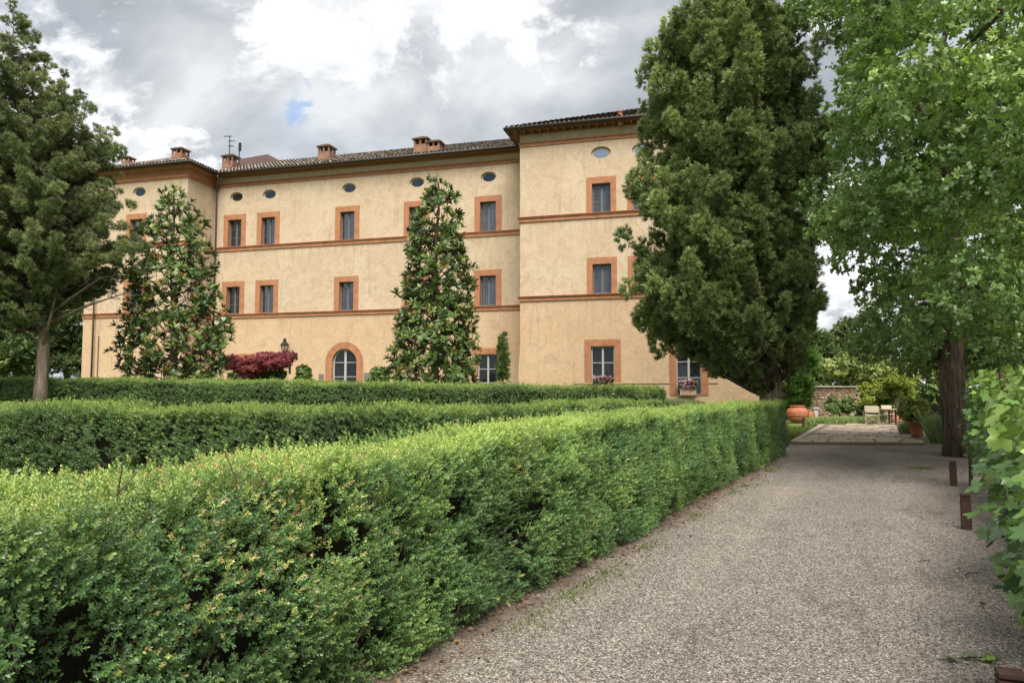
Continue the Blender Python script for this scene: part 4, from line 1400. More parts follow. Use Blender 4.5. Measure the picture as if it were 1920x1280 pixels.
# plaques by the door
for lab, xa, xb, za, zb in (('small bronze wall plaque beside the left jamb of the arched door', -12.29, -11.96, 2.36, 2.75), ('wide dark bronze wall plaque beside the right jamb of the arched door', -9.36, -8.77, 2.38, 2.80)):
    pl = MB().box(xa, xb, -.03, -.002, za, zb)
    pl.box(xa + .04, xb - .04, -.034, -.0305, za + .16, za + .18); pl.box(xa + .06, xb - .06, -.034, -.0305, za + .22, za + .24); pl.box(xa + .08, xb - .08, -.034, -.0305, za + .09, za + .105)
    o = pl.build('wall_plaque', M['plaque']); o.location = VO; o.rotation_euler = (0, 0, -TH); tag(o, lab, 'plaque')

# flower boxes on the right wing's window sills
for i, (xw, zb, lab) in enumerate(((9.05, 1.53, 'stone flower trough with red and white blooms on the sill, cypress beside it'), (4.95, 1.75, 'flower trough of pink blooms showing above the hedge in the tall window'))):
    root = empty('flower_box', world(xw, RY - .12, zb), lab, 'flower box', rz=-TH)
    b = MB(); b.box(-.38, .38, -.16, .14, 0, .32); b.box(-.40, .40, -.18, .16, .27, .32)
    b.build('trough', plain('pink_stone', (0.42, 0.27, 0.21), 0.9, 0.15, 6), root, bevel=.01)
    k = 420
    P = np.stack([rng.uniform(-.44, .44, k), rng.uniform(-.2, .16, k), .30 + rng.random(k) ** 1.3 * .34], 1)
    ros = [rosette(4, .09, .06, ELL_T, ELL_W, 20, 80, s) for s in range(4)]
    foliage('leaves', [stamp(ros, P, rng.normal(size=P.shape) * .6 + (0, -.4, .8), rng.uniform(.7, 1.1, k), rng.uniform(0, .4, k))], M['shrubleaf'], root)
    k = 170
    P = np.stack([rng.uniform(-.44, .44, k), rng.uniform(-.25, .1, k), .38 + rng.random(k) * .34], 1)
    tt = np.where(P[:, 0] + rng.normal(size=k) * .15 > -.05, rng.uniform(.6, .85, k), rng.uniform(.85, 1.0, k))
    foliage('blooms', [stamp(ros, P, rng.normal(size=P.shape) * .5 + (0, -.7, .6), rng.uniform(.6, .9, k), tt)], M['flower'], root)

# ------------------------------------------------------------------ trees
def profile_xyz(table, Y):
    """photo outline (v, u_left, u_right) of a crown whose axis stands at depth Y -> z, x centre, radius"""
    out = []
    for v, ul, ur in table:
        a, b_ = pix(ul, v, Y), pix(ur, v, Y)
        out.append((a[2], (a[0] + b_[0]) / 2, abs(b_[0] - a[0]) / 2))
    out.sort()
    return np.array(out)


def clumps_from_profile(prof, Y, nc, r0, r1, shell=0.55, squash=1.0):
    """clump centres spread through the crown's volume"""
    z0, z1 = prof[0, 0], prof[-1, 0]
    zz = rng.uniform(z0, z1, nc * 6)
    rr = np.interp(zz, prof[:, 0], prof[:, 2])
    keep = rng.random(len(zz)) < (rr / prof[:, 2].max()) ** 1.3 + .05
    zz, rr = zz[keep][:nc], rr[keep][:nc]
    n = len(zz)
    rad = rng.uniform(r0, r1, n) * np.clip(rr / (prof[:, 2].max() * .5), .35, 1)
    a = rng.uniform(0, 2 * np.pi, n)
    rho = np.sqrt(rng.uniform(shell ** 2, 1, n)) * np.maximum(rr - rad * .65, 0)
    rho *= .78 + .42 * vnoise(np.stack([np.cos(a) * 1.6 + 9, np.sin(a) * 1.6 + 4, zz * 1.1], 1))
    cx = np.interp(zz, prof[:, 0], prof[:, 1])
    return np.stack([cx + rho * np.cos(a), Y + rho * np.sin(a) * squash, zz], 1), rad


def clump_points(C, R, per, flat=(1, 1, 1), inner=.45, dens_pow=1.6):
    n = np.maximum((per * (R / R.mean()) ** dens_pow).astype(int), 3)
    idx = np.repeat(np.arange(len(C)), n)
    d = rng.normal(size=(len(idx), 3)); d /= np.linalg.norm(d, axis=1, keepdims=True)
    rad = R[idx] * (inner + (1 - inner) * rng.random(len(idx)) ** .5)
    rad *= .75 + .5 * vnoise(C[idx] * 3 + d * 2.3)
    P = C[idx] + d * rad[:, None] * np.array(flat)
    return P, d, idx


def limb(mb, a, b, r0, r1, wig=.12, n=6, nseg=6):
    a, b = np.array(a, float), np.array(b, float)
    L = np.linalg.norm(b - a)
    pts = []
    for i in range(n):
        t = i / (n - 1)
        p = a + (b - a) * t + (rng.normal(size=3) * wig * L * .12 * math.sin(math.pi * t) if 0 < i < n - 1 else 0)
        pts.append(p)
    mb.tube(pts, [r0 + (r1 - r0) * i / (n - 1) for i in range(n)], nseg)
    return pts


def trunk_obj(mb, name, mat, root, origin):
    mb.v = [tuple(np.array(v) - np.array(origin)) for v in mb.v]
    return mb.build(name, mat, root, smooth=True)


def conifer(name, label, cat, base_u, Y, table, nbr, r0, r1, per, tpls, leafm, barkm, trunk_r, group=None, rise=.8, top_trunk=.94, tint=.45, flat=(1, 1, .8), reach=(.55, 1.05), step=.55, low=.0, bare=()):
    """boughs leave the trunk all round; plumes of foliage sit along their outer part"""
    prof = profile_xyz(table, Y)
    bx = (base_u - 960) / F * Y
    gz = float(ground_z(bx, Y))
    o = (bx, Y, gz)
    root = empty(name, o, label, cat, group)
    z0, z1 = prof[0, 0], prof[-1, 0]
    zt = gz + (z1 - gz) * top_trunk
    ts = np.linspace(0, 1, 12)
    tz = gz - .1 + (zt - gz) * ts
    tx = bx + (np.interp(tz, prof[:, 0], prof[:, 1]) - bx) * sstep(.15, .8, ts)
    ty = Y + .12 * np.sin(ts * 5)
    tr = MB()
    tr.tube(list(zip(tx, ty, tz)), [trunk_r * (1.3 if q == 0 else 1.03 - .95 * q) for q in ts], 40 if trunk_r > .25 else 12)
    if trunk_r > .25: furrow(tr, 0, list(zip(tx, ty, tz)), .05)
    for u0, v0, u1, v1, u2, v2 in bare:            # leafless lower boughs
        q = [pix(u0, v0, Y), pix(u1, v1, Y - .4), pix(u2, v2, Y - .7)]
        tr.tube(q, [.075, .05, .012], 7)
        for _ in range(22):
            t = random.uniform(.35, 1); a_ = q[1] + (q[2] - q[1]) * t if t > .5 else q[0] + (q[1] - q[0]) * t * 2
            limb(tr, a_, a_ + rng.normal(size=3) * (.45, .45, .22) + (.1, 0, .12), .012, .003, 1.2, 4, 4)
    bo = MB()
    C, R, bid = [], [], []
    rmax = prof[:, 2].max()
    b = 0
    while b < nbr:
        z = rng.uniform(z0 + low, z1)
        rr = np.interp(z, prof[:, 0], prof[:, 2])
        if rng.random() > (rr / rmax) ** 1.1 + .12: continue
        b += 1
        a = rng.uniform(0, 2 * np.pi)
        f = rng.uniform(*reach)
        if rng.random() < .07: f *= 1.12
        cx = np.interp(z, prof[:, 0], prof[:, 1])
        tip = np.array([cx + f * rr * math.cos(a), Y + f * rr * math.sin(a), z])
        q0 = max(z - np.hypot(tip[0] - cx, tip[1] - Y) * rise * rng.uniform(.7, 1.2), gz + 1.5)
        q0 = min(q0, zt)
        start = np.array([np.interp(q0, tz, tx), np.interp(q0, tz, ty), q0])
        L = np.linalg.norm(tip - start)
        limb(bo, start, tip - (tip - start) * .12, min(trunk_r * .26, .012 + L * .010), .006, .7, 5, 5)
        n = max(2, int(L * .75 / step))
        for k in range(n):
            t = 1 - .75 * k / n
            r = rng.uniform(r0, r1) * (.55 + .45 * min(1, rr / (rmax * .6))) * (1.0 - .35 * abs(t - .75) * 2)
            C.append(start + (tip - start) * t + rng.normal(size=3) * r * .35); R.append(max(r, r0 * .45)); bid.append(b)
    C, R, bid = np.array(C), np.array(R), np.array(bid)
    P, d, idx = clump_points(C, R, per, flat, inner=.35)
    axis = np.interp(P[:, 2], prof[:, 0], prof[:, 1])
    outw = np.stack([P[:, 0] - axis, P[:, 1] - Y, 0 * axis], 1)
    outw /= (np.linalg.norm(outw, axis=1, keepdims=True) + .3)
    dd = d * .55 + outw * .5 + np.array([0, 0, rise * .55]) + rng.normal(size=P.shape) * .3
    bt = rng.normal(size=b + 2) * .14
    tt = tint + bt[bid[idx]] + rng.normal(size=len(P)) * .11 + d[:, 2] * .10  # each clump's upper side tinted lighter, shading put into the leaf colour
    ok = P[:, 2] > gz + .25
    trunk_obj(tr, 'trunk', barkm, root, o)
    trunk_obj(bo, 'boughs', M['bark_d'], root, o)['kind'] = 'stuff'
    scatter('crown', tpls, [(P[ok], dd[ok], rng.uniform(.7, 1.3, int(ok.sum())), tt[ok])], leafm, root, o)
    return root


cyp_tpl = [spray(30, .145, .019, .95, s) for s in range(10)]
con_tpl = [spray(28, .125, .014, 1.15, s + 30) for s in range(10)]
far_con = [spray(6, .34, .10, .9, s + 60) for s in range(6)]
pen_tpl = [spray(8, .16, .03, .4, s + 120) for s in range(4)]
slim_tpl = [spray(14, .36, .05, .45, s + 90) for s in range(6)]

conifer('cypress_tree', 'huge dense cypress with a stout grey trunk at the end of the path hedge', 'tree', 1446, 23.5,
        [(-330, 1385, 1410), (-220, 1350, 1440), (-100, 1305, 1485), (0, 1268, 1503), (80, 1222, 1510), (150, 1200, 1522), (190, 1215, 1532), (260, 1205, 1540), (330, 1178, 1542), (400, 1190, 1532), (500, 1182, 1538), (590, 1182, 1536), (612, 1216, 1530), (632, 1325, 1514), (668, 1370, 1490), (690, 1374, 1428), (735, 1384, 1412)],
        540, .17, .40, 40, cyp_tpl, M['cypleaf'], M['bark_c'], .36, rise=1.15, tint=.40, flat=(.88, .88, 1.25), reach=(.6, .99))
conifer('conifer_tree', 'tall loose-crowned conifer with a pale bare trunk before the left wing', 'tree', 78, 27.0,
        [(8, 20, 34), (60, -5, 64), (100, -35, 88), (140, -60, 102), (190, -85, 155), (230, -100, 188), (300, -120, 200), (380, -135, 232), (450, -140, 238), (490, -140, 226), (530, -120, 170), (565, -90, 122), (600, -60, 105)],
        560, .12, .27, 26, con_tpl, M['conleaf'], M['bark_l'], .22, rise=.42, tint=.40, flat=(1, 1, .65), step=.42, reach=(.5, 1.14), bare=((80, 650, 96, 590, 112, 520), (78, 612, 165, 572, 238, 548), (80, 600, 130, 560, 190, 520), (76, 590, 60, 540, 20, 500)))
for lab, bu, Y, tab, nb in (
        ('dark evergreen standing left of the pale conifer trunk', 30, 47, [(700, -10, 70), (640, -20, 85), (580, 0, 70), (530, 20, 50)], 60),
        ('dark evergreen hugging the left corner of the villa', 125, 49, [(700, 85, 172), (600, 80, 168), (500, 90, 160), (440, 110, 150)], 80)):
    conifer('evergreen_tree', lab, 'tree', bu, Y, tab, nb, .4, .8, 34, far_con, M['darkleaf'], M['bark_d'], .2, rise=1.0, tint=.45)
conifer('slim_cypress', 'narrow bright green cypress tucked behind the huge cypress trunk', 'tree', 1492, 46,
        [(785, 1474, 1500), (760, 1466, 1508), (735, 1462, 1514), (690, 1462, 1519), (640, 1464, 1521), (590, 1468, 1518), (540, 1475, 1512), (480, 1485, 1502)],
        150, .3, .5, 40, slim_tpl, M['slimleaf'], M['bark_c'], .12, rise=2.2, tint=.5)
conifer('slim_cypress', 'pencil-thin young cypress against the wall between two windows', 'tree', 943, 37,
        [(716, 938, 949), (690, 937, 950), (650, 938, 948), (625, 942, 945)],
        50, .09, .14, 30, pen_tpl, M['darkleaf'], M['bark_c'], .05, rise=1.6, tint=.6, step=.2)
for lab, bu, Y, tab in (
        ('tall dark conifer rising behind the stone wall, leftmost of its group', 1540, 66, [(725, 1522, 1566), (690, 1520, 1566), (650, 1528, 1562), (620, 1540, 1552)]),
        ('broad dark conifer behind the middle of the stone wall', 1580, 70, [(725, 1548, 1612), (690, 1545, 1616), (650, 1555, 1608), (600, 1572, 1592)]),
        ('dark conifer behind the open end of the stone wall', 1625, 68, [(725, 1595, 1660), (690, 1592, 1662), (640, 1598, 1655), (580, 1618, 1640)])):
    conifer('evergreen_tree', lab, 'tree', bu, Y, tab, 55, .5, .9, 26, far_con, M['darkleaf'], M['bark_d'], .2, tint=.5, group='conifers behind the stone wall')


def broadleaf(name, label, base, crown, tpls, per, leafm, barkm, trunk_r, tint=.45, group=None, cat='tree', up=.3, limbs=None, trunk_pts=None, flat=(1, 1, .7), kids='crown'):
    """crown: list of (x,y,z,r) clumps"""
    gz = float(ground_z(base[0], base[1])) if len(base) < 3 else base[2]
    o = (base[0], base[1], gz)
    root = empty(name, o, label, cat, group)
    C = np.array([c[:3] for c in crown]); R = np.array([c[3] for c in crown])
    P, d, idx = clump_points(C, R, per, flat)
    ct = rng.normal(size=len(C)) * .12
    tt = tint + ct[idx] + rng.normal(size=len(P)) * .12
    dd = d * .7 + np.array([0, 0, up]) + rng.normal(size=P.shape) * .35
    if barkm is not None:
        tr = MB()
        tp = trunk_pts or [(o[0], o[1], gz - .1), (o[0], o[1], C[:, 2].mean())]
        n_ = len(tp)
        big_ = trunk_r > .3
        tr.tube(tp, [trunk_r * (1.2 if i == 0 else 1 - .35 * i / (n_ - 1)) for i in range(n_)], 48 if big_ else 10)
        if big_: furrow(tr, 0, tp)
        fork = [np.array(q, float) for q in tp[max(1, n_ // 2):]]
        nodes = [(q, trunk_r * .45) for q in fork]
        want = list(rng.permutation(len(C))[:(limbs if limbs is not None else len(C))])
        want.sort(key=lambda i: -np.linalg.norm(C[i] - fork[-1]))
        mains, rest_ = want[:max(3, len(want) // 8)], want[max(3, len(want) // 8):]
        for grp in (mains, sorted(rest_, key=lambda i: np.linalg.norm(C[i] - fork[-1]))):
            for i in grp:
                dist = [np.linalg.norm(q - C[i]) + (0 if q[2] < C[i][2] + .4 else .8) for q, _ in nodes]
                if grp is mains: j = int(np.argmin(dist[:len(fork)]))
                else: j = int(np.argmin(dist))
                q, r_ = nodes[j]
                pts_ = limb(tr, q, C[i], r_ * .62, .010, .55, 7, 6)
                for k_, pp in enumerate(pts_[1:-1]): nodes.append((pp, max(r_ * .62 * (1 - .16 * (k_ + 1)), .012)))
        trunk_obj(tr, 'trunk', barkm, root, o)
    scatter(kids, tpls, [(P, dd, rng.uniform(.7, 1.25, len(P)), tt)], leafm, root, o)
    return root


# oak: limbs spread from a stout trunk at the end of the vines, crown over the path
oak_ros = [rosette(11, .12, .068, OAK_T, OAK_W, 25, 95, s, .10) for s in range(10)]
ox, oy = 11.75, 19.7
crown = []
tries = 0
edge_v = [-200, 0, 50, 100, 200, 300, 340, 400, 470, 540, 600, 640, 668]
edge_u = [1500, 1470, 1590, 1580, 1560, 1510, 1462, 1480, 1560, 1600, 1612, 1565, 1600]
while len(crown) < 430 and tries < 90000:
    tries += 1
    x, y_, z = random.uniform(2.5, 23), random.uniform(8.5, 29), random.uniform(1.9, 17)
    r = random.uniform(.45, .95)
    q = ((x - ox) / 9.5) ** 2 + ((y_ - oy) / (10.5 if y_ < oy else 5.5)) ** 2 + ((z - 8.5) / 8.5) ** 2
    if q > 1: continue
    if q < .25 and random.random() < .8: continue
    u = 960 + F * x / y_; v = 736 - F * (z - EYE) / y_
    ru = r * F / y_ * .8
    el = np.interp(v, edge_v, edge_u)
    if u - ru < el: continue
    if v + ru * .7 > np.interp(u, [1560, 1640, 1720, 1760, 1840, 1920, 2400], [650, 694, 724, 740, 728, 720, 716]): continue
    if v > 640 and y_ > oy + 1 : continue
    infr = u < 2000 and v > -120
    if not infr and random.random() < .72: continue
    crown.append((x, y_, z, r))
oakc = crown
tp = [(ox, oy, -.1), (ox - .06, oy, .9), (ox - .18, oy - .05, 2.0), (ox - .1, oy, 3.4), (ox + .1, oy + .1, 5.2), (ox, oy, 7.0)]
broadleaf('oak_tree', 'old oak with a furrowed brown trunk and lobed leaves overhanging the path', (ox, oy, 0), oakc, oak_ros, 78, M['oakleaf'], M['bark_o'], .35, .46, limbs=120, trunk_pts=tp, flat=(1, 1, .62), up=.45)

# second trunk and shade tree behind the grey wall
def blob(u, v, Y, r, n, su, sv, sy):
    out = []
    for _ in range(n):
        p = pix(u + random.gauss(0, su), v + random.gauss(0, sv), Y + random.gauss(0, sy)); out.append((*p, r * random.uniform(.7, 1.2)))
    return out


tiny_g = [rosette(6, .11, .06, ELL_T, ELL_W, 20, 85, s + 50) for s in range(5)]
shr_ros = [rosette(6, .16, .10, ELL_T, ELL_W, 20, 85, s) for s in range(5)]
big_ros = [rosette(6, .30, .19, ELL_T, ELL_W, 20, 85, s + 9) for s in range(5)]
mid_ros = [rosette(6, .22, .12, ELL_T, ELL_W, 20, 85, s + 19) for s in range(5)]
p = pix(1850, 760, 27)
broadleaf('shade_tree', 'leafy tree with a dark trunk standing behind the grey stone wall', (p[0], p[1], 0), blob(1860, 650, 27, .95, 40, 60, 45, 1.6), mid_ros, 65, M['shrubleaf'], M['bark_o'], .25, .35, limbs=14)
p = pix(1605, 760, 54)
broadleaf('pale_tree', 'pale green tree with tiered foliage behind the end of the stone wall', (p[0], p[1], 0), blob(1590, 680, 54, .9, 14, 26, 14, 1.0) + blob(1650, 690, 54, .9, 16, 26, 22, 1.0), big_ros, 36, M['paleleaf'], M['bark_d'], .15, .55, flat=(1.3, 1.3, .42))
p = pix(1740, 760, 50)
broadleaf('pale_tree', 'airy light green tree between the lime tree and the oak trunk', (p[0], p[1], 0), blob(1735, 700, 50, .95, 26, 26, 26, 1.2), big_ros, 34, M['paleleaf'], M['bark_d'], .14, .42, flat=(1.2, 1.2, .5))
p = pix(1720, 770, 48)
broadleaf('olive_tree', 'dark blue-green bush behind the lime tree and potted shrub', (p[0], p[1], 0), blob(1725, 748, 48, .7, 22, 28, 14, .8), mid_ros, 45, M['darkleaf'], M['bark_d'], .1, .55)
# lime-green tree by the chairs
p = pix(1682, 790, 42)
lt = [(p[0], p[1], 0), tuple(pix(1680, 760, 42)), tuple(pix(1682, 735, 42)), tuple(pix(1676, 716, 42))]
broadleaf('lime_tree', 'small lime-yellow tree with a twisted trunk behind the cafe table', (p[0], p[1], 0), blob(1684, 717, 42, .36, 22, 13, 8, .5) + blob(1645, 737, 42, .34, 20, 14, 8, .4) + blob(1703, 736, 42, .26, 8, 4, 8, .3) + blob(1626, 754, 42, .24, 7, 6, 6, .3), tiny_g, 70, M['limeleaf'], M['bark_l'], .20, .5, trunk_pts=lt, limbs=26)
p = pix(1653, 790, 43.5)
broadleaf('lime_tree', 'second lime-yellow trunk leaning beside the chairs, half hidden by foliage', (p[0], p[1], 0), blob(1655, 745, 43.5, .4, 10, 10, 9, .4), shr_ros, 40, M['limeleaf'], M['bark_l'], .16, .45, limbs=6)
# shrubs
p = pix(1575, 792, 43)
broadleaf('shrub', 'rounded green shrub in front of the stone wall', (p[0], p[1], 0), blob(1564, 763, 43, .26, 16, 6, 7, .3) + blob(1586, 761, 43, .26, 16, 6, 7, .3), tiny_g, 60, M['shrubleaf'], M['bark_d'], .05, .5, cat='shrub')
p = pix(1632, 792, 42)
broadleaf('shrub', 'dark shrub beside the cream chairs under the lime tree', (p[0], p[1], 0), blob(1628, 778, 42, .3, 12, 7, 7, .3), shr_ros, 50, M['darkleaf'], M['bark_d'], .05, .5, cat='shrub')


# magnolias: leaf rosettes are parts; trunk and branches show between them
def magnolia(label, bu, Y, table, ntot, seed, flowers=()):
    prof = profile_xyz(table, Y)
    bx = (bu - 960) / F * Y; gz = float(ground_z(bx, Y)); o = np.array((bx, Y, gz))
    root = empty('magnolia_tree', tuple(o), label, 'tree')
    C, R = clumps_from_profile(prof, Y, ntot, .01, .02, .55)
    ax = np.interp(C[:, 2], prof[:, 0], prof[:, 1])
    outw = np.stack([C[:, 0] - ax, C[:, 1] - Y, 0 * ax], 1); outw /= (np.linalg.norm(outw, axis=1, keepdims=True) + .15)
    d = outw * .75 + np.array([0, 0, .7]) + rng.normal(size=C.shape) * .3
    C = C + outw * np.where(rng.random(len(C)) < .10, rng.uniform(.1, .35, len(C)), 0)[:, None]
    tr = MB()
    zt = prof[-1, 0] - .25
    tp = [(bx + (np.interp(gz + (zt - gz) * t, prof[:, 0], prof[:, 1]) - bx) * t, Y + .08 * math.sin(6 * t), gz - .1 + (zt - gz + .1) * t) for t in np.linspace(0, 1, 9)]
    tr.tube(tp, [.15 * (1.15 - t) + .012 for t in np.linspace(0, 1, 9)], 8)
    nb = 70
    bi = rng.permutation(len(C))[:nb]
    ends = []
    for i in bi:
        c = C[i]; rr = np.hypot(c[0] - ax[i], c[1] - Y)
        zz = max(gz + .25, c[2] - rr * rng.uniform(.5, 1.1)); zz = min(zz, zt)
        q = np.array([np.interp(zz, [p[2] for p in tp], [p[k] for p in tp]) for k in (0, 1)] + [zz])
        limb(tr, q, c, .030, .010, .9, 5, 5); ends.append((q, c))
    for i in rng.permutation(len(C))[:len(C) * 2 // 3]:
        j = int(np.argmin([np.linalg.norm((a * .35 + e * .65) - C[i]) for a, e in ends])); a, e = ends[j]
        limb(tr, a * .35 + e * .65, C[i], .012, .006, .6, 3, 4)
    trunk_obj(tr, 'trunk', M['bark_d'], root, o)
    var = []
    # leaf rosettes in green, olive and rust-backed variants
    for s in range(9):
        t0 = (.05, .15, .25, .32, .40, .48, .20, .62, .80)[s]
        tl = (18, 85) if s < 7 else (8, 50)
        v, f, t = rosette(13, .30, .082, ELL_T, ELL_W, tl[0], tl[1], s + seed * 10, .12, .30, .25)
        var.append((v, f, np.clip(t + t0, 0, 1)))
    wts = np.array([.12, .14, .16, .15, .13, .09, .11, .06, .04]); kinds = rng.choice(9, len(C), p=wts / wts.sum())
    # upper and outermost rosettes carry more rusty young leaves
    vis = np.argsort(C[:, 1])
    meshes = [np_mesh('leaf_rosette', v, f, M['magleaf'], t) for v, f, t in var]
    Fm = frames(d)
    for i in vis[:300]:
        ob = bpy.data.objects.new('leaf_rosette', meshes[kinds[i]])
        s_ = rng.uniform(.75, 1.15)
        mt = Matrix(((Fm[i] * s_).tolist())).to_4x4(); mt.translation = Vector(C[i] - o)
        ob.matrix_local = mt; link(ob, root)
    rest = vis[300:]
    ps = []
    for k in range(9):
        m_ = rest[kinds[rest] == k]
        if len(m_): ps.append(stamp([var[k]], C[m_], d[m_], rng.uniform(.75, 1.15, len(m_)), np.zeros(len(m_))))
    foliage('foliage', ps, M['magleaf'], root, o)
    for (u, v) in flowers:
        pz = pix(u, v, Y - np.interp(pix(u, v, Y)[2], prof[:, 0], prof[:, 2]) * .75) - o
        fb = MB()
        for k in range(7):
            a = k * .9; b_ = MB()
            fb.add([(pz[0], pz[1], pz[2]), (pz[0] + .07 * math.cos(a) - .04 * math.sin(a), pz[1] + .07 * math.sin(a) + .04 * math.cos(a), pz[2] + .08), (pz[0] + .08 * math.cos(a), pz[1] + .08 * math.sin(a), pz[2] + .18), (pz[0] + .07 * math.cos(a) + .04 * math.sin(a), pz[1] + .07 * math.sin(a) - .04 * math.cos(a), pz[2] + .08)], [(0, 1, 2, 3)])
        fb.build('flower', M['magflower'], root)
    return root


magnolia('open-branched magnolia with white flowers and rusty young leaves before the left wing', 322, 31,
         [(350, 318, 330), (372, 300, 352), (400, 285, 372), (440, 262, 384), (500, 244, 398), (560, 238, 410), (620, 230, 424), (660, 228, 430), (700, 238, 424), (718, 250, 415)], 900, 1,
         flowers=((333, 590), (406, 610), (419, 602)))
magnolia('dense conical magnolia covering the windows right of the arched door', 815, 30,
         [(336, 808, 836), (360, 795, 850), (400, 782, 866), (450, 765, 868), (490, 756, 872), (520, 752, 892), (560, 746, 886), (620, 738, 888), (665, 732, 904), (700, 726, 904), (720, 730, 900)], 1000, 2)

# red maples and rose bushes before the wall
tiny = [rosette(6, .11, .045, ELL_T, ELL_W, 40, 100, s, .15, .5) for s in range(5)]
for lab, bu, cu, cv, su, sv, nn in (('bushy red Japanese maple close against the terracotta-framed window', 465, 465, 690, 12, 7, 24), ('umbrella-shaped red Japanese maple on a thin pale stem under the lantern', 513, 514, 676, 16, 6, 26)):
    Y = 33.0; p = pix(bu, 720, Y); g = float(ground_z(p[0], Y))
    blobs = blob(cu, cv, Y, .36, nn, su, sv, .5)
    broadleaf('maple_tree', lab, (p[0], Y, g), blobs, tiny, 110, M['mapleleaf'], M['bark_l'], .045, .5, flat=(1.15, 1.15, .6), up=-.1, trunk_pts=[(p[0], Y, g - .05), (p[0] + .03, Y, g + .8), tuple(pix(bu, cv + 6, Y))])
for lab, u, v, su, sv, nn in (('low green bush at the foot of the umbrella-shaped maple', 513, 704, 9, 4, 10), ('rose bush just left of the small wall plaque', 572, 702, 6, 6, 8), ('rose bush in front of the wide wall plaque', 712, 704, 7, 7, 9), ('dark low bush under the bushy red maple', 470, 708, 14, 3, 8)):
    Y = 34.0; p = pix(u, 720, Y); g = float(ground_z(p[0], Y))
    broadleaf('bush', lab, (p[0], Y, g), blob(u, v, Y, .26, nn, su, sv, .25), shr_ros, 26, M['shrubleaf'], M['bark_d'], .02, .45, cat='bush')

# ------------------------------------------------------------------ right side: bollards, vines, grey wall
def bollard(p, label, rz):
    r = empty('bollard_light', (p[0], p[1], 0.0), label, 'bollard', 'rusted steel bollard lights', rz)
    w = .052
    MB().box(-w, w, -w, w, -.05, .355).build('post', M['corten'], r, bevel=.004)
    for k, z in enumerate((.365, .392)):
        MB().box(-w, w, -w, w, z, z + .016).build('louvre', M['corten'], r)
    MB().box(-w, w, -w, w, .418, .44).build('cap', M['corten'], r, bevel=.003)
    MB().box(-w * .6, w * .6, -w * .6, w * .6, .355, .418).build('core', M['iron'], r)


for (u, v, Y), lab in zip(((1869, 0, 3.35), (1800, 0, 9.1), (1779, 0, 13.4)),
                          ('rusted steel bollard light beside the fallen green leaf on the gravel', 'rusted steel bollard light on the gravel opposite bare vine stems', 'rusted steel bollard light near the oak trunk and clump of weeds')):
    bollard(((u - 960) / F * Y, Y), lab, math.radians(-22))
bollard(((1504 - 960) / F * 36.5, 36.5), 'rusted steel bollard light on the lawn before the big terracotta jar', 0.2)

# grapevines trained in a row along the path
def vine_leaf_mesh(sd):
    r = random.Random(sd); T = Tpl()
    pts = []
    lob = [(0, 1.0), (.42, .62), (.8, .92), (1.22, .58), (1.75, .82), (2.2, .55), (2.75, .42)]
    half = []
    for i, (a, rad) in enumerate(lob): half.append((a, rad * r.uniform(.92, 1.08)))
    full = [(-a, q) for a, q in half[::-1]] + half[1:]
    v = [(0, 0, 0)]
    cup = r.uniform(-.25, .35)
    # serrated outline between the lobes
    out = []
    for i in range(len(full)):
        a, q = full[i]; out.append((a, q))
        if i < len(full) - 1:
            a2, q2 = full[i + 1]; out.append(((a + a2) / 2, (q + q2) / 2 * r.uniform(.92, 1.10)))
    for a, q in out:
        x, z = math.sin(a) * q, math.cos(a) * q
        v.append((x, cup * q * q * .5 + .10 * math.sin(a * 3.1 + sd) * q - .08 * abs(math.sin(a * 2)) * q, z))
    n_ = len(out)
    f = [(0, i, i + 1) for i in range(1, n_)]
    return np.array(v) * np.array([.5, .5, .5]), np.array(f)


vl = [vine_leaf_mesh(s) for s in range(6)]
vine_meshes = []
for i, (v, f) in enumerate(vl):
    for t0 in (.18, .38, .58, .85):
        tt = np.full(len(v), t0) + np.where(np.arange(len(v)) == 0, .12, 0)
        vine_meshes.append((t0, np_mesh('leaf', v, f, M['vineleaf'], np.clip(tt, 0, 1))))


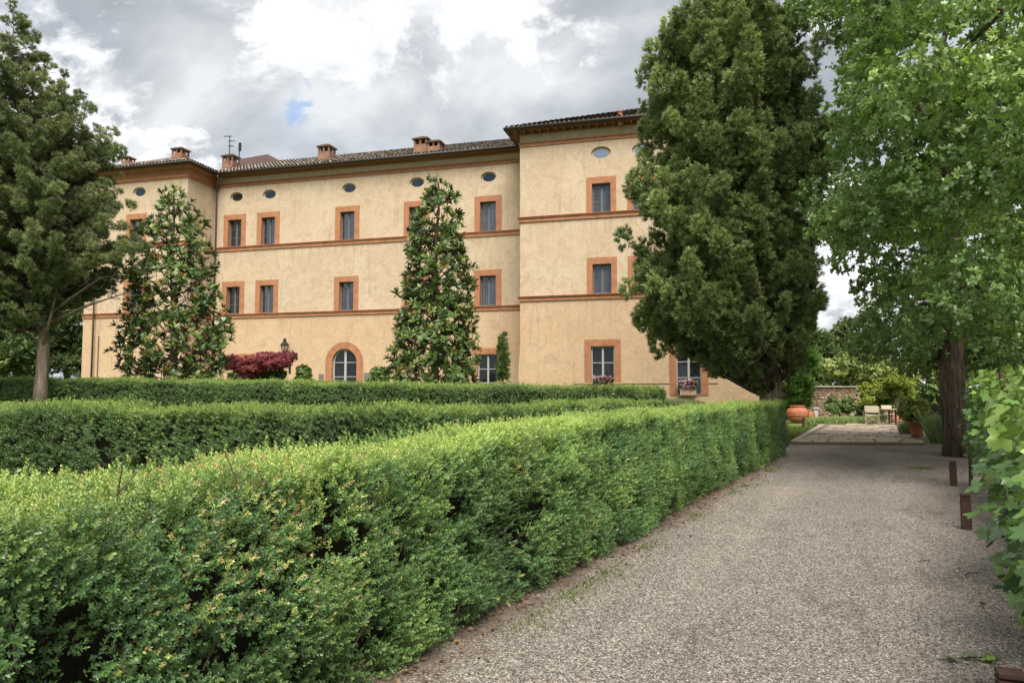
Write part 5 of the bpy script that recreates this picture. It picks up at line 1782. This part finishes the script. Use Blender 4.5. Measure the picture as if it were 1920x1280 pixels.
def vine(label, a0, top, half):
    base = pth(a0, 3.5 if a0 < 7 else (3.72 if a0 < 9 else 4.05)); root = empty('grapevine', (base[0], base[1], 0), label, 'grapevine', 'vines along the path')
    o = np.array([base[0], base[1], 0])
    T3 = np.array([PT[0], PT[1], 0]); N3 = np.array([PN[0], PN[1], 0])
    st = MB()
    st.tube([(0, 0, -.05), (.04, .05, .25), (-.05, .0, .55), tuple(T3 * .1 + (0, 0, .85)), tuple(T3 * .1 + (0, 0, 1.1))], [.035, .028, .026, .024, .02], 7)
    for s in (-1, 1):
        st.tube([tuple(T3 * .1 + (0, 0, .85)), tuple(T3 * s * half * .5 + (0, 0, .95)), tuple(T3 * s * half + (0, 0, 1.0))], [.02, .015, .010], 6)
        st.tube([tuple(T3 * .05 + (0, 0, .55)), tuple(T3 * s * half * .4 - N3 * .1 + (0, 0, .72)), tuple(T3 * s * half * .8 - N3 * .05 + (0, 0, 1.25))], [.014, .010, .006], 5)
    for k in range(9):
        s = random.uniform(-half, half)
        st.tube([tuple(T3 * s + (0, 0, .95)), tuple(T3 * (s + .1) - N3 * random.uniform(-.2, .2) + (0, 0, 1.35)), tuple(T3 * (s + random.uniform(-.2, .3)) - N3 * random.uniform(-.25, .25) + (0, 0, top))], [.007, .005, .003], 5)
    st.build('stem', M['vine_bark'], root, smooth=True)
    n1, n2 = 60, 600
    N_ = n1 + n2
    s = rng.uniform(-half - .15, half + .15, N_)
    zz = .16 + (top - .12) * rng.beta(1.3, 1.2, N_)
    ang_ = rng.uniform(0, 2 * math.pi, N_)
    thick = (.45 if a0 < 9 else .40) * np.sqrt(np.clip(1 - ((zz - 1.2) / 1.05) ** 2, .15, 1))
    lat = np.cos(ang_) * thick * np.sqrt(rng.uniform(.3, 1, N_))
    lat[:n1] = -np.abs(lat[:n1]) - .02
    P = T3 * s[:, None] + N3 * lat[:, None]; P[:, 2] += zz
    # leaf faces out and up, tip hanging
    nrm = N3 * np.sign(lat)[:, None] * .8 + np.array([0, 0, .75]) + rng.normal(size=P.shape) * .45
    nrm /= np.linalg.norm(nrm, axis=1, keepdims=True)
    tip = np.array([0, 0, -1.0]) + N3 * np.sign(lat)[:, None] * .5 + rng.normal(size=P.shape) * .5
    tip -= nrm * (tip * nrm).sum(1)[:, None]; tip /= np.linalg.norm(tip, axis=1, keepdims=True)
    xx = np.cross(nrm, tip)
    R = np.stack([xx, nrm, tip], -1)
    size = rng.uniform(.11, .21, N_) * np.clip(1.25 - .35 * (zz / top), .7, 1.1)
    for i in range(n1):
        want = (.58 if rng.random() < .4 else (.85 if zz[i] > top * .8 or rng.random() < .15 else (.38 if rng.random() < .6 else .18)))
        c = [m_ for t0, m_ in vine_meshes if t0 == want]
        ob = bpy.data.objects.new('leaf', c[int(rng.integers(len(c)))])
        mt = Matrix((R[i] * size[i]).tolist()).to_4x4(); mt.translation = Vector(P[i]); ob.matrix_local = mt
        link(ob, root)
    V, Fc, Tt = [], [], []; off = 0
    for i in range(n1, N_):
        v, f = vl[int(rng.integers(len(vl)))]
        V.append((R[i] * size[i] @ v.T).T + P[i]); Fc.append(f + off); off += len(v)
        Tt.append(np.full(len(v), np.clip((.75 if zz[i] > top * .82 else .32) + rng.normal() * .2, 0, 1)))
    np_obj('foliage', np.concatenate(V), np.concatenate(Fc), M['vineleaf'], root, np.concatenate(Tt), 'stuff')


for a0, top, lab in ((6.0, 1.62, 'grapevine with large drooping leaves above the bent irrigation pipe'), (8.3, 1.72, 'grapevine with bare stems showing at its foot, second along the row'), (10.7, 1.85, 'grapevine in the middle of the row beside the path'), (13.2, 1.95, 'grapevine fourth along the row, opposite the weed clump'), (15.8, 2.0, 'bright-topped grapevine growing against the oak trunk')):
    vine(lab, a0, top, 1.25)
for k, a0 in enumerate((7.2, 12.0, 17.0)):
    p = pth(a0, 3.80)
    o = MB().tube([(0, 0, -.1), (.02, 0, 1.0), (0, .02, 1.9)], .035, 7).build('vine_post', M['vine_bark'], None, (p[0], p[1], 0))
    tag(o, ('wooden stake among the large vine leaves, first of the row', 'wooden stake in the middle of the vine row', 'wooden stake at the oak end of the vine row')[k], 'stake', 'vine stakes')
p = pth(8.75, 3.45)
o = MB().tube([(0, 0, -.03), (.0, .0, .06), (.12, .08, .20), (.35, .1, .24), (.6, .1, .22)], .017, 7).build('irrigation_pipe', M['iron'], None, (p[0], p[1], 0), smooth=True)
tag(o, 'black bent irrigation pipe rising from the gravel at the vines', 'pipe')

# grey dry-stone wall behind the vines
wa = pth(4.0, 6.2); wang = math.atan2(PT[1], PT[0])
gw = empty('garden_wall', (wa[0], wa[1], 0), 'dark grey dry-stone garden wall behind the grapevines', 'wall', rz=wang)
MB().box(0, 17, -.5, -.12, -.1, 1.95).build('wall_core', plain('dark_mortar', (0.06, 0.055, 0.05), 1, .2, 6), gw)
z = 0.0
while z < 2.0:
    hgt = random.uniform(.17, .30) if z < 1.85 else .13
    x = random.uniform(-.3, 0)
    while x < 17:
        l = random.uniform(.35, .85) * (1.6 if z > 1.85 else 1)
        b = MB(); j = lambda s=.025: random.uniform(-s, s)
        y0 = j(.03) - (-.0) + (.08 if z > 1.85 else 0)
        v = [(x + .01 + j(), -.3, z + .008), (x + l - .01 + j(), -.3, z + .008 + j(.01)), (x + l - .01 + j(), -.3, z + hgt - .008), (x + .01 + j(), -.3, z + hgt - .008 + j(.01))]
        f_ = [(a + (.02 if i in (0, 3) else -.02), y0 + j(), c + (.02 if i < 2 else -.02)) for i, (a, _, c) in enumerate(v)]
        m_ = [(a, y0 - .06 + j(), c) for a, _, c in v]
        b.add(v + m_ + f_, [(0, 1, 5, 4), (1, 2, 6, 5), (2, 3, 7, 6), (3, 0, 4, 7), (4, 5, 9, 8), (5, 6, 10, 9), (6, 7, 11, 10), (7, 4, 8, 11), (8, 9, 10, 11)])
        b.build('stone', M['greystone'], gw)
        x += l
    z += hgt

# ------------------------------------------------------------------ far terrace
# rubble wall: stones a few pixels each, joined
bw = pix(1556, 790, 47)
fw = empty('stone_wall', (bw[0], bw[1], 0), 'tan rubble stone wall with flat coping closing the terrace', 'wall', rz=math.radians(-4))
MB().box(-6.5, 1.65, .12, .5, -.2, 2.0).build('wall_core', plain('tan_mortar', (0.19, 0.14, 0.10), 1, .2, 5), fw)
V, Fc, T = [], [], []
z = 0.0
while z < 1.95:
    hgt = random.uniform(.07, .16); x = -6.5
    while x < 1.66:
        l = random.uniform(.12, .38); j = random.uniform(-.03, .03); o_ = len(V); g_ = .012
        V += [(x + g_, .2, z + g_), (x + l - g_, .2, z + g_), (x + l - g_, .2, z + hgt - g_), (x + g_, .2, z + hgt - g_),
              (x + g_ + .01, .06 + j, z + g_ + .01), (x + l - g_ - .01, .06 + j, z + g_ + .01), (x + l - g_ - .01, .06 + j, z + hgt - g_ - .01), (x + g_ + .01, .06 + j, z + hgt - g_ - .01)]
        Fc += [(o_, o_ + 1, o_ + 5, o_ + 4), (o_ + 1, o_ + 2, o_ + 6, o_ + 5), (o_ + 2, o_ + 3, o_ + 7, o_ + 6), (o_ + 3, o_, o_ + 4, o_ + 7), (o_ + 4, o_ + 5, o_ + 6, o_ + 7)]
        T += [np.clip(random.gauss(.45, .28), 0, 1)] * 8
        x += l
    z += hgt
np_obj('stonework', np.array(V), np.array(Fc), M['stone'], fw, np.array(T), 'stuff')
b = MB(); x = -6.6
while x < 1.7:
    l = random.uniform(.4, .8); b.box(x + .008, x + l - .008, -.05 + random.uniform(-.02, .02), .55, 2.0, 2.07 + random.uniform(-.015, .02)); x += l
b.build('coping', M['stonecap'], fw)
lo = pix(1612, 790, 45)
lw_ = empty('low_stone_wall', (lo[0], lo[1], 0), 'low broken stub of rubble wall behind the dark shrub', 'wall')
b = MB()
for k in range(40):
    x, z = random.uniform(-.5, .5), random.uniform(0, .75); s = random.uniform(.08, .16)
    b.box(x - s, x + s, -.12 + random.uniform(-.04, .04), .3, z, z + s)
b.build('stones', M['stonecap'], lw_)


def jar(label, u, v, Y, r, h, straps=True):
    p = pix(u, v, Y); root = empty('terracotta_jar', (p[0], Y, 0.02), label, 'jar', 'terracotta jars')
    MB().lathe([(0, 0), (r * .62, 0), (r * .80, h * .15), (r * .98, h * .42), (r, h * .58), (r * .90, h * .78), (r * .62, h * .90), (r * .60, h * .93), (r * .70, h * .95), (r * .70, h), (r * .56, h), (r * .54, h * .9)], 24).build('body', M['pot'], root, smooth=True)
    for z in (.22, .42, .62, .80):
        rr = np.interp(z, [0, .15, .42, .58, .78, .9], [.62, .8, .98, 1, .9, .62]) * r
        MB().lathe([(rr, h * z - .02), (rr + .018, h * z), (rr, h * z + .02)], 24).build('ring', M['pot'], root)
    MB().tube([(r * .55, -r * .6, h * .97), (r * .75, -r * .75, h * .6), (r * .5, -r * .8, h * .1)], .012, 5).build('wire', M['iron'], root)


jar('broad ribbed terracotta jar with a narrow mouth beside the lawn', 1496, 790, 41.5, .60, .92)
jar('smaller terracotta jar behind the broad ribbed jar', 1516, 788, 43.6, .36, .62)
p = pix(1529, 790, 44)
o = MB().box(-.12, .12, -.12, .12, 0, .72).box(-.19, .19, -.19, .19, .72, .79).build('stone_pillar', M['white'], None, (p[0], p[1], 0)); tag(o, 'short white pillar with a square cap before the stone wall', 'pillar')
# rectangular terracotta planter
p = pix(1689, 795, 40.5)
pl = empty('planter', (p[0], p[1], PATZ), 'long rectangular terracotta planter with raised bands by the table', 'planter')
b = MB(); b.box(-.52, .52, -.25, .25, 0, .60); b.box(-.56, .56, -.29, .29, .60, .68); b.build('trough', M['pot'], pl, bevel=.015)
for z in (.16, .36): MB().box(-.53, .53, -.262, -.251, z, z + .05).build('band', M['pot'], pl)
k = 260; P = np.stack([rng.uniform(-.5, .5, k), rng.uniform(-.22, .22, k), .66 + rng.random(k) * .16], 1)
foliage('plants', [stamp([rosette(4, .09, .05, ELL_T, ELL_W, 20, 80, s + 70) for s in range(3)], P, rng.normal(size=P.shape) * .4 + (0, 0, 1), rng.uniform(.7, 1.2, k), rng.uniform(.2, .7, k))], M['shrubleaf'], pl)

# cream canvas chairs and the cafe table
def chair(label, u, v, Y, rz):
    p = pix(u, v, Y); r = empty('canvas_chair', (p[0], Y, PATZ), label, 'chair', 'cream canvas chairs', rz)
    w, d = .27, .24
    for sx in (-1, 1):
        for sy in (-1, 1):
            top = .88 if sy > 0 else .64
            MB().tube([(sx * w, sy * d, 0), (sx * w, sy * d, top)], .017, 6).build('leg', M['frame'], r)
        MB().box(sx * w - .025, sx * w + .025, -d - .03, d + .03, .645, .668).build('armrest', M['frame'], r)
    b = MB()
    for sy in (-1, 1):
        b.tube([(-w, sy * d * .9, .06), (w, sy * d * .9, .42)], .013, 5); b.tube([(w, sy * d * .9, .06), (-w, sy * d * .9, .42)], .013, 5)
    b.build('cross_brace', M['frame'], r)
    MB().box(-w + .01, w - .01, -d, d - .02, .43, .455).build('seat', M['canvas'], r)
    MB().box(-w - .02, w + .02, d - .008, d + .012, .60, .90).build('backrest', M['canvas'], r)


chair('cream canvas chair with its back turned, front one of the group', 1637, 799, 36.6, math.radians(155))
chair('cream canvas chair tucked to the left of the front chair', 1632, 797, 37.7, math.radians(165))
chair('cream canvas chair drawn up to the table edge', 1657, 797, 37.6, math.radians(190))
chair('cream canvas chair on the planter side of the table', 1668, 796, 38.9, math.radians(10))
p = pix(1672, 799, 37.0)
tb = empty('cafe_table', (p[0], 37.0, PATZ), 'square cafe table with a thin dark top on a black pedestal', 'table', rz=.1)
MB().box(-.62, .62, -.42, .42, .73, .755).build('table_top', M['frame'], tb)
for s in (-.12, .22):
    MB().box(s - .03, s + .03, -.03, .03, .02, .73).build('leg', M['iron'], tb)
    MB().box(s - .03, s + .03, -.28, .28, 0, .025).build('foot', M['iron'], tb)


# lavender, pots and low planting along the patio
def blades(n, f_pos, h0, h1, w, lean=.35, tint=(.2, .8)):
    P = f_pos(n); hgt = rng.uniform(h0, h1, n); a = rng.uniform(0, 2 * np.pi, n)
    dx = np.stack([np.cos(a), np.sin(a), 0 * a], 1)
    le = rng.normal(size=(n, 3)) * lean; le[:, 2] = 0
    tip = P + (np.array([0, 0, 1.0]) + le) * hgt[:, None]; mid = P + (np.array([0, 0, .55]) + le * .4) * hgt[:, None]
    V = np.stack([P - dx * w * .5, P + dx * w * .5, mid + dx * w * .4, tip, mid - dx * w * .4], 1).reshape(-1, 3)
    i = np.arange(n)[:, None] * 5
    Fc = np.concatenate([i + np.array([[0, 1, 2, 4]]), np.concatenate([i + np.array([[4, 2, 3, 3]])], 0)])
    Fq = i + np.array([[0, 1, 2, 4]]); Ft = i + np.array([[4, 2, 3]])
    T = np.repeat(rng.uniform(tint[0], tint[1], n), 5)
    return V, Fq, Ft, T


def blade_obj(name, data, mat, parent, origin=(0, 0, 0), kind='stuff'):
    V, Fq, Ft, T = data
    me = bpy.data.meshes.new(name)
    V = np.ascontiguousarray(V - np.array(origin), np.float32)
    me.vertices.add(len(V)); me.vertices.foreach_set('co', V.ravel())
    li = np.concatenate([Fq.ravel(), Ft.ravel()]).astype(np.int32)
    me.loops.add(len(li)); me.loops.foreach_set('vertex_index', li)
    me.polygons.add(len(Fq) + len(Ft))
    st = np.concatenate([np.arange(len(Fq)) * 4, len(Fq) * 4 + np.arange(len(Ft)) * 3]).astype(np.int32)
    me.polygons.foreach_set('loop_start', st); me.update(calc_edges=True)
    at = me.attributes.new('tint', 'FLOAT', 'POINT'); at.data.foreach_set('value', T.astype(np.float32))
    me.materials.append(mat)
    o = bpy.data.objects.new(name, me); link(o, parent)
    if kind: o['kind'] = kind
    TRI[0] += len(Fq) * 3
    return o


def lavender(label, x, y, r, h, n, flower=.12):
    root = empty('lavender_bush', (x, y, 0), label, 'lavender')
    def pos(k):
        a = rng.uniform(0, 2 * np.pi, k); q = r * .75 * np.sqrt(rng.random(k)); return np.stack([x + q * np.cos(a), y + q * np.sin(a), np.zeros(k)], 1)
    V, Fq, Ft, T = blades(n, pos, h * .45, h * 1.05, .022, .16, (.05, .84))
    V5 = V.reshape(-1, 5, 3); base = V5[:, 0] - np.array([x, y, 0]); V5[:, 2:, :2] += (base[:, None, :2]) * .4
    V5[:, 3, :2] += base[:, :2] * .35
    T5 = T.reshape(-1, 5); fl = rng.random(len(T5)) < flower; T5[fl, 2:] = 1.0
    blade_obj('stalks', (V5.reshape(-1, 3), Fq, Ft, T5.ravel()), M['lavleaf'], root, (x, y, 0))
    return root


p = pix(1748, 832, 24.6); lavender('large grey-green lavender bush between the pot and the oak trunk', p[0] + .38, 24.8, .36, .95, 3400, .12)
p = pix(1702, 812, 28.5); lavender('small lavender clump left of the potted shrub', p[0], 28.5, .28, .6, 1300, .08)
p = pix(1760, 832, 27.5); lavender('tall lavender clump with pale violet spikes behind the big lavender', p[0] + .3, 27.0, .45, 1.35, 1800, .75)
lr = empty('lavender_row', tuple(pix(1580, 797, 38.5)[:2]) + (0,), 'low lavender edging along the far side of the paving', 'lavender')
lo = np.array(lr.location)
blade_obj('stalks', blades(4200, lambda k: np.stack([lo[0] + rng.uniform(-1.75, 1.75, k), lo[1] + rng.uniform(-.3, .3, k), np.zeros(k)], 1), .25, .48, .028, .3, (.2, .84)), M['lavleaf'], lr, lo)
p = pix(1543, 797, 40)
broadleaf('clipped_bush', 'small clipped box at the end of the lavender edging', (p[0], p[1], 0), blob(1538, 789, 40, .16, 12, 6, 2, .15), tiny, 60, M['darkleaf'], None, 0, .4, cat='bush')
# potted shrub
p = pix(1719, 820, 26.0); px_, py_ = float(p[0]), 26.0
pt = empty('flower_pot', (px_, py_, 0.02), 'tapered terracotta pot with a flared rim beside the lavender', 'pot')
MB().lathe([(0, 0), (.15, 0), (.19, .25), (.235, .52), (.27, .53), (.28, .60), (.24, .60), (.22, .52), (0, .5)], 20).build('pot_body', M['pot'], pt, smooth=True)
broadleaf('potted_shrub', 'rounded glossy shrub growing in the terracotta pot', (px_, py_, .52), [(px_ + random.gauss(0, .2), py_ + random.gauss(0, .2), 1.0 + random.gauss(0, .13), .22) for _ in range(26)], [rosette(6, .10, .055, ELL_T, ELL_W, 20, 85, s + 33) for s in range(4)], 60, M['paleleaf'], M['bark_d'], .02, .75, cat='shrub')

# ------------------------------------------------------------------ ground details
# loose pebbles near the camera (uncountable)
k = 42000
a = 3.0 + 9.5 * rng.random(k) ** 1.25; b_ = rng.uniform(.25, 4.4, k)
pos = PO + a[:, None] * PT + b_[:, None] * PN
keep = (pos[:, 1] > 2.6) & (np.abs(pos[:, 0] / pos[:, 1]) < .78); pos = pos[keep]; k = len(pos)
oc = np.array([(1, 0, 0), (0, 1, 0), (-1, 0, 0), (0, -1, 0), (0, 0, .55), (0, 0, -.4)]); of = np.array([(0, 1, 4), (1, 2, 4), (2, 3, 4), (3, 0, 4)])
s = rng.uniform(.003, .008, k); th = rng.uniform(0, 6.28, k)
R = np.zeros((k, 3, 3)); R[:, 0, 0] = np.cos(th); R[:, 0, 1] = -np.sin(th); R[:, 1, 0] = np.sin(th); R[:, 1, 1] = np.cos(th); R[:, 2, 2] = 1
R = R @ (np.eye(3)[None] + rng.normal(size=(k, 3, 3)) * .22)
bb = (pos - PO) @ PN; aa = (pos - PO) @ PT
gz = .012 * np.sin(bb * 2.1 + np.sin(aa * .7)) * np.cos(aa * .9 + bb * .5) + .004
V = np.einsum('pij,vj->pvi', R, oc[:5]) * s[:, None, None] + np.stack([pos[:, 0], pos[:, 1], gz + .001], 1)[:, None]
Fc = (of[None] + (np.arange(k) * 5)[:, None, None]).reshape(-1, 3)
o = np_obj('loose_gravel', V.reshape(-1, 3), Fc, M['pebble'], None, np.repeat(np.clip(rng.normal(.5, .25, k), 0, 1), 5), 'stuff'); TRI[0] += len(Fc)
tag(o, 'loose pale pebbles strewn over the path', 'gravel')

# dry leaves along the hedge foot
k = 1500
a = rng.uniform(2, 22, k); b_ = np.abs(rng.normal(0, .22, k)) - .12 + .08 * np.sin(a * 1.7)
pos = PO + a[:, None] * PT + b_[:, None] * PN
lt = [rosette(1, .036, .024, OAK_T, OAK_W, 80, 95, s, .1, .5, .3) for s in range(5)]
n2_ = 420                                        # a few more blown across the path
pos = np.concatenate([pos, PO + rng.uniform(4, 24, n2_)[:, None] * PT + rng.uniform(.3, 3.6, n2_)[:, None] * PN]); k += n2_
dd = rng.normal(size=(k, 3)) * .5 + (0, 0, 1)
P3 = np.stack([pos[:, 0], pos[:, 1], np.full(k, .022)], 1)
o = foliage('leaf_litter', [stamp(lt, P3, dd, np.where(np.arange(k) < k - n2_, 1.0, .6) * rng.uniform(.6, 1.5, k), np.clip(rng.normal(.4, .25, k), 0, .86))], M['litter'], None)
tag(o, 'brown dry leaves lying along the foot of the path hedge', 'dry leaves')
# weeds and grass tufts along the hedge foot
def tuft_pos(k):
    c = rng.choice([3.9, 4.3, 4.6, 6.3, 7.1, 7.4, 8.0, 9.3, 11.5, 14.0, 15.2, 18], k) + rng.normal(size=k) * .22
    b__ = .16 + np.abs(rng.normal(0, .12, k)); q = PO + c[:, None] * PT + b__[:, None] * PN
    return np.stack([q[:, 0], q[:, 1], np.zeros(k)], 1)
o = blade_obj('weed_tufts', blades(1500, tuft_pos, .015, .05, .008, .7, (.1, .9)), M['grassblade'], None); tag(o, 'small green weeds sprouting along the path hedge', 'weeds')
def lawn_pos(k):
    y = rng.uniform(24.6, 37, k); x = 9.0 + (y - 24.25) * .486 - .05 - rng.random(k) * 3.0; return np.stack([x, y, np.full(k, -.03)], 1)
o = blade_obj('lawn_blades', blades(14000, lawn_pos, .04, .09, .02, .5, (.2, .95)), M['grassblade'], None); tag(o, 'short green lawn beside the paving', 'grass')
# clump of weeds on the gravel, fallen leaf sprig and twigs
p = pix(1728, 875, 16.4); wp = np.array([p[0], 16.4, 0])
wd = empty('weed_clump', tuple(wp), 'flat yellowish weed clump lying on the gravel near the oak', 'weeds')
blade_obj('leaves', blades(700, lambda k: wp + np.stack([rng.normal(0, .12, k), rng.normal(0, .1, k), np.zeros(k)], 1), .02, .06, .010, 1.2, (.8, 1)), M['grassblade'], wd, wp)
p = pix(1822, 1226, 4.72)
fl = empty('fallen_sprig', (p[0], p[1], .012), 'wilted green vine sprig fallen on the gravel', 'leaf')
for k, (dx, dy, rz, s_) in enumerate(((-.12, 0, .3, .10), (-.02, .03, 1.4, .12), (.08, -.02, 2.2, .13), (.14, .03, .1, .10))):
    ob = bpy.data.objects.new('leaf', vine_meshes[(k * 5 + 1) % len(vine_meshes)][1]); ob.location = (dx, dy, .015); ob.rotation_euler = (math.radians(80), .2, rz); ob.scale = (s_,) * 3; link(ob, fl)
MB().tube([(-.2, 0, .0), (0, .01, .012), (.18, 0, .006)], .004, 5).build('stalk', M['vine_bark'], fl)
for k, (u, v, l, rz) in enumerate(((1825, 1070, .22, .4), (1735, 1048, .12, .1), (1845, 1128, .16, 1.0), (1640, 893, .2, -.3))):
    Y = F * EYE / (v - 736); p = pix(u, v, Y)
    o = MB().tube([(-l / 2, 0, 0), (-l * .1, .02, .008), (l * .2, -.01, .006), (l / 2, .03, .002)], .005, 5).build('twig', M['vine_bark'], None, (p[0], p[1], .014)); o.rotation_euler = (0, 0, rz)
    tag(o, ('curved dark twig on the gravel by the irrigation pipe', 'short dark twig lying on open gravel', 'thin twig near the vine stems', 'twig on the gravel toward the paving')[k], 'twig')
print('foliage triangles', TRI[0])
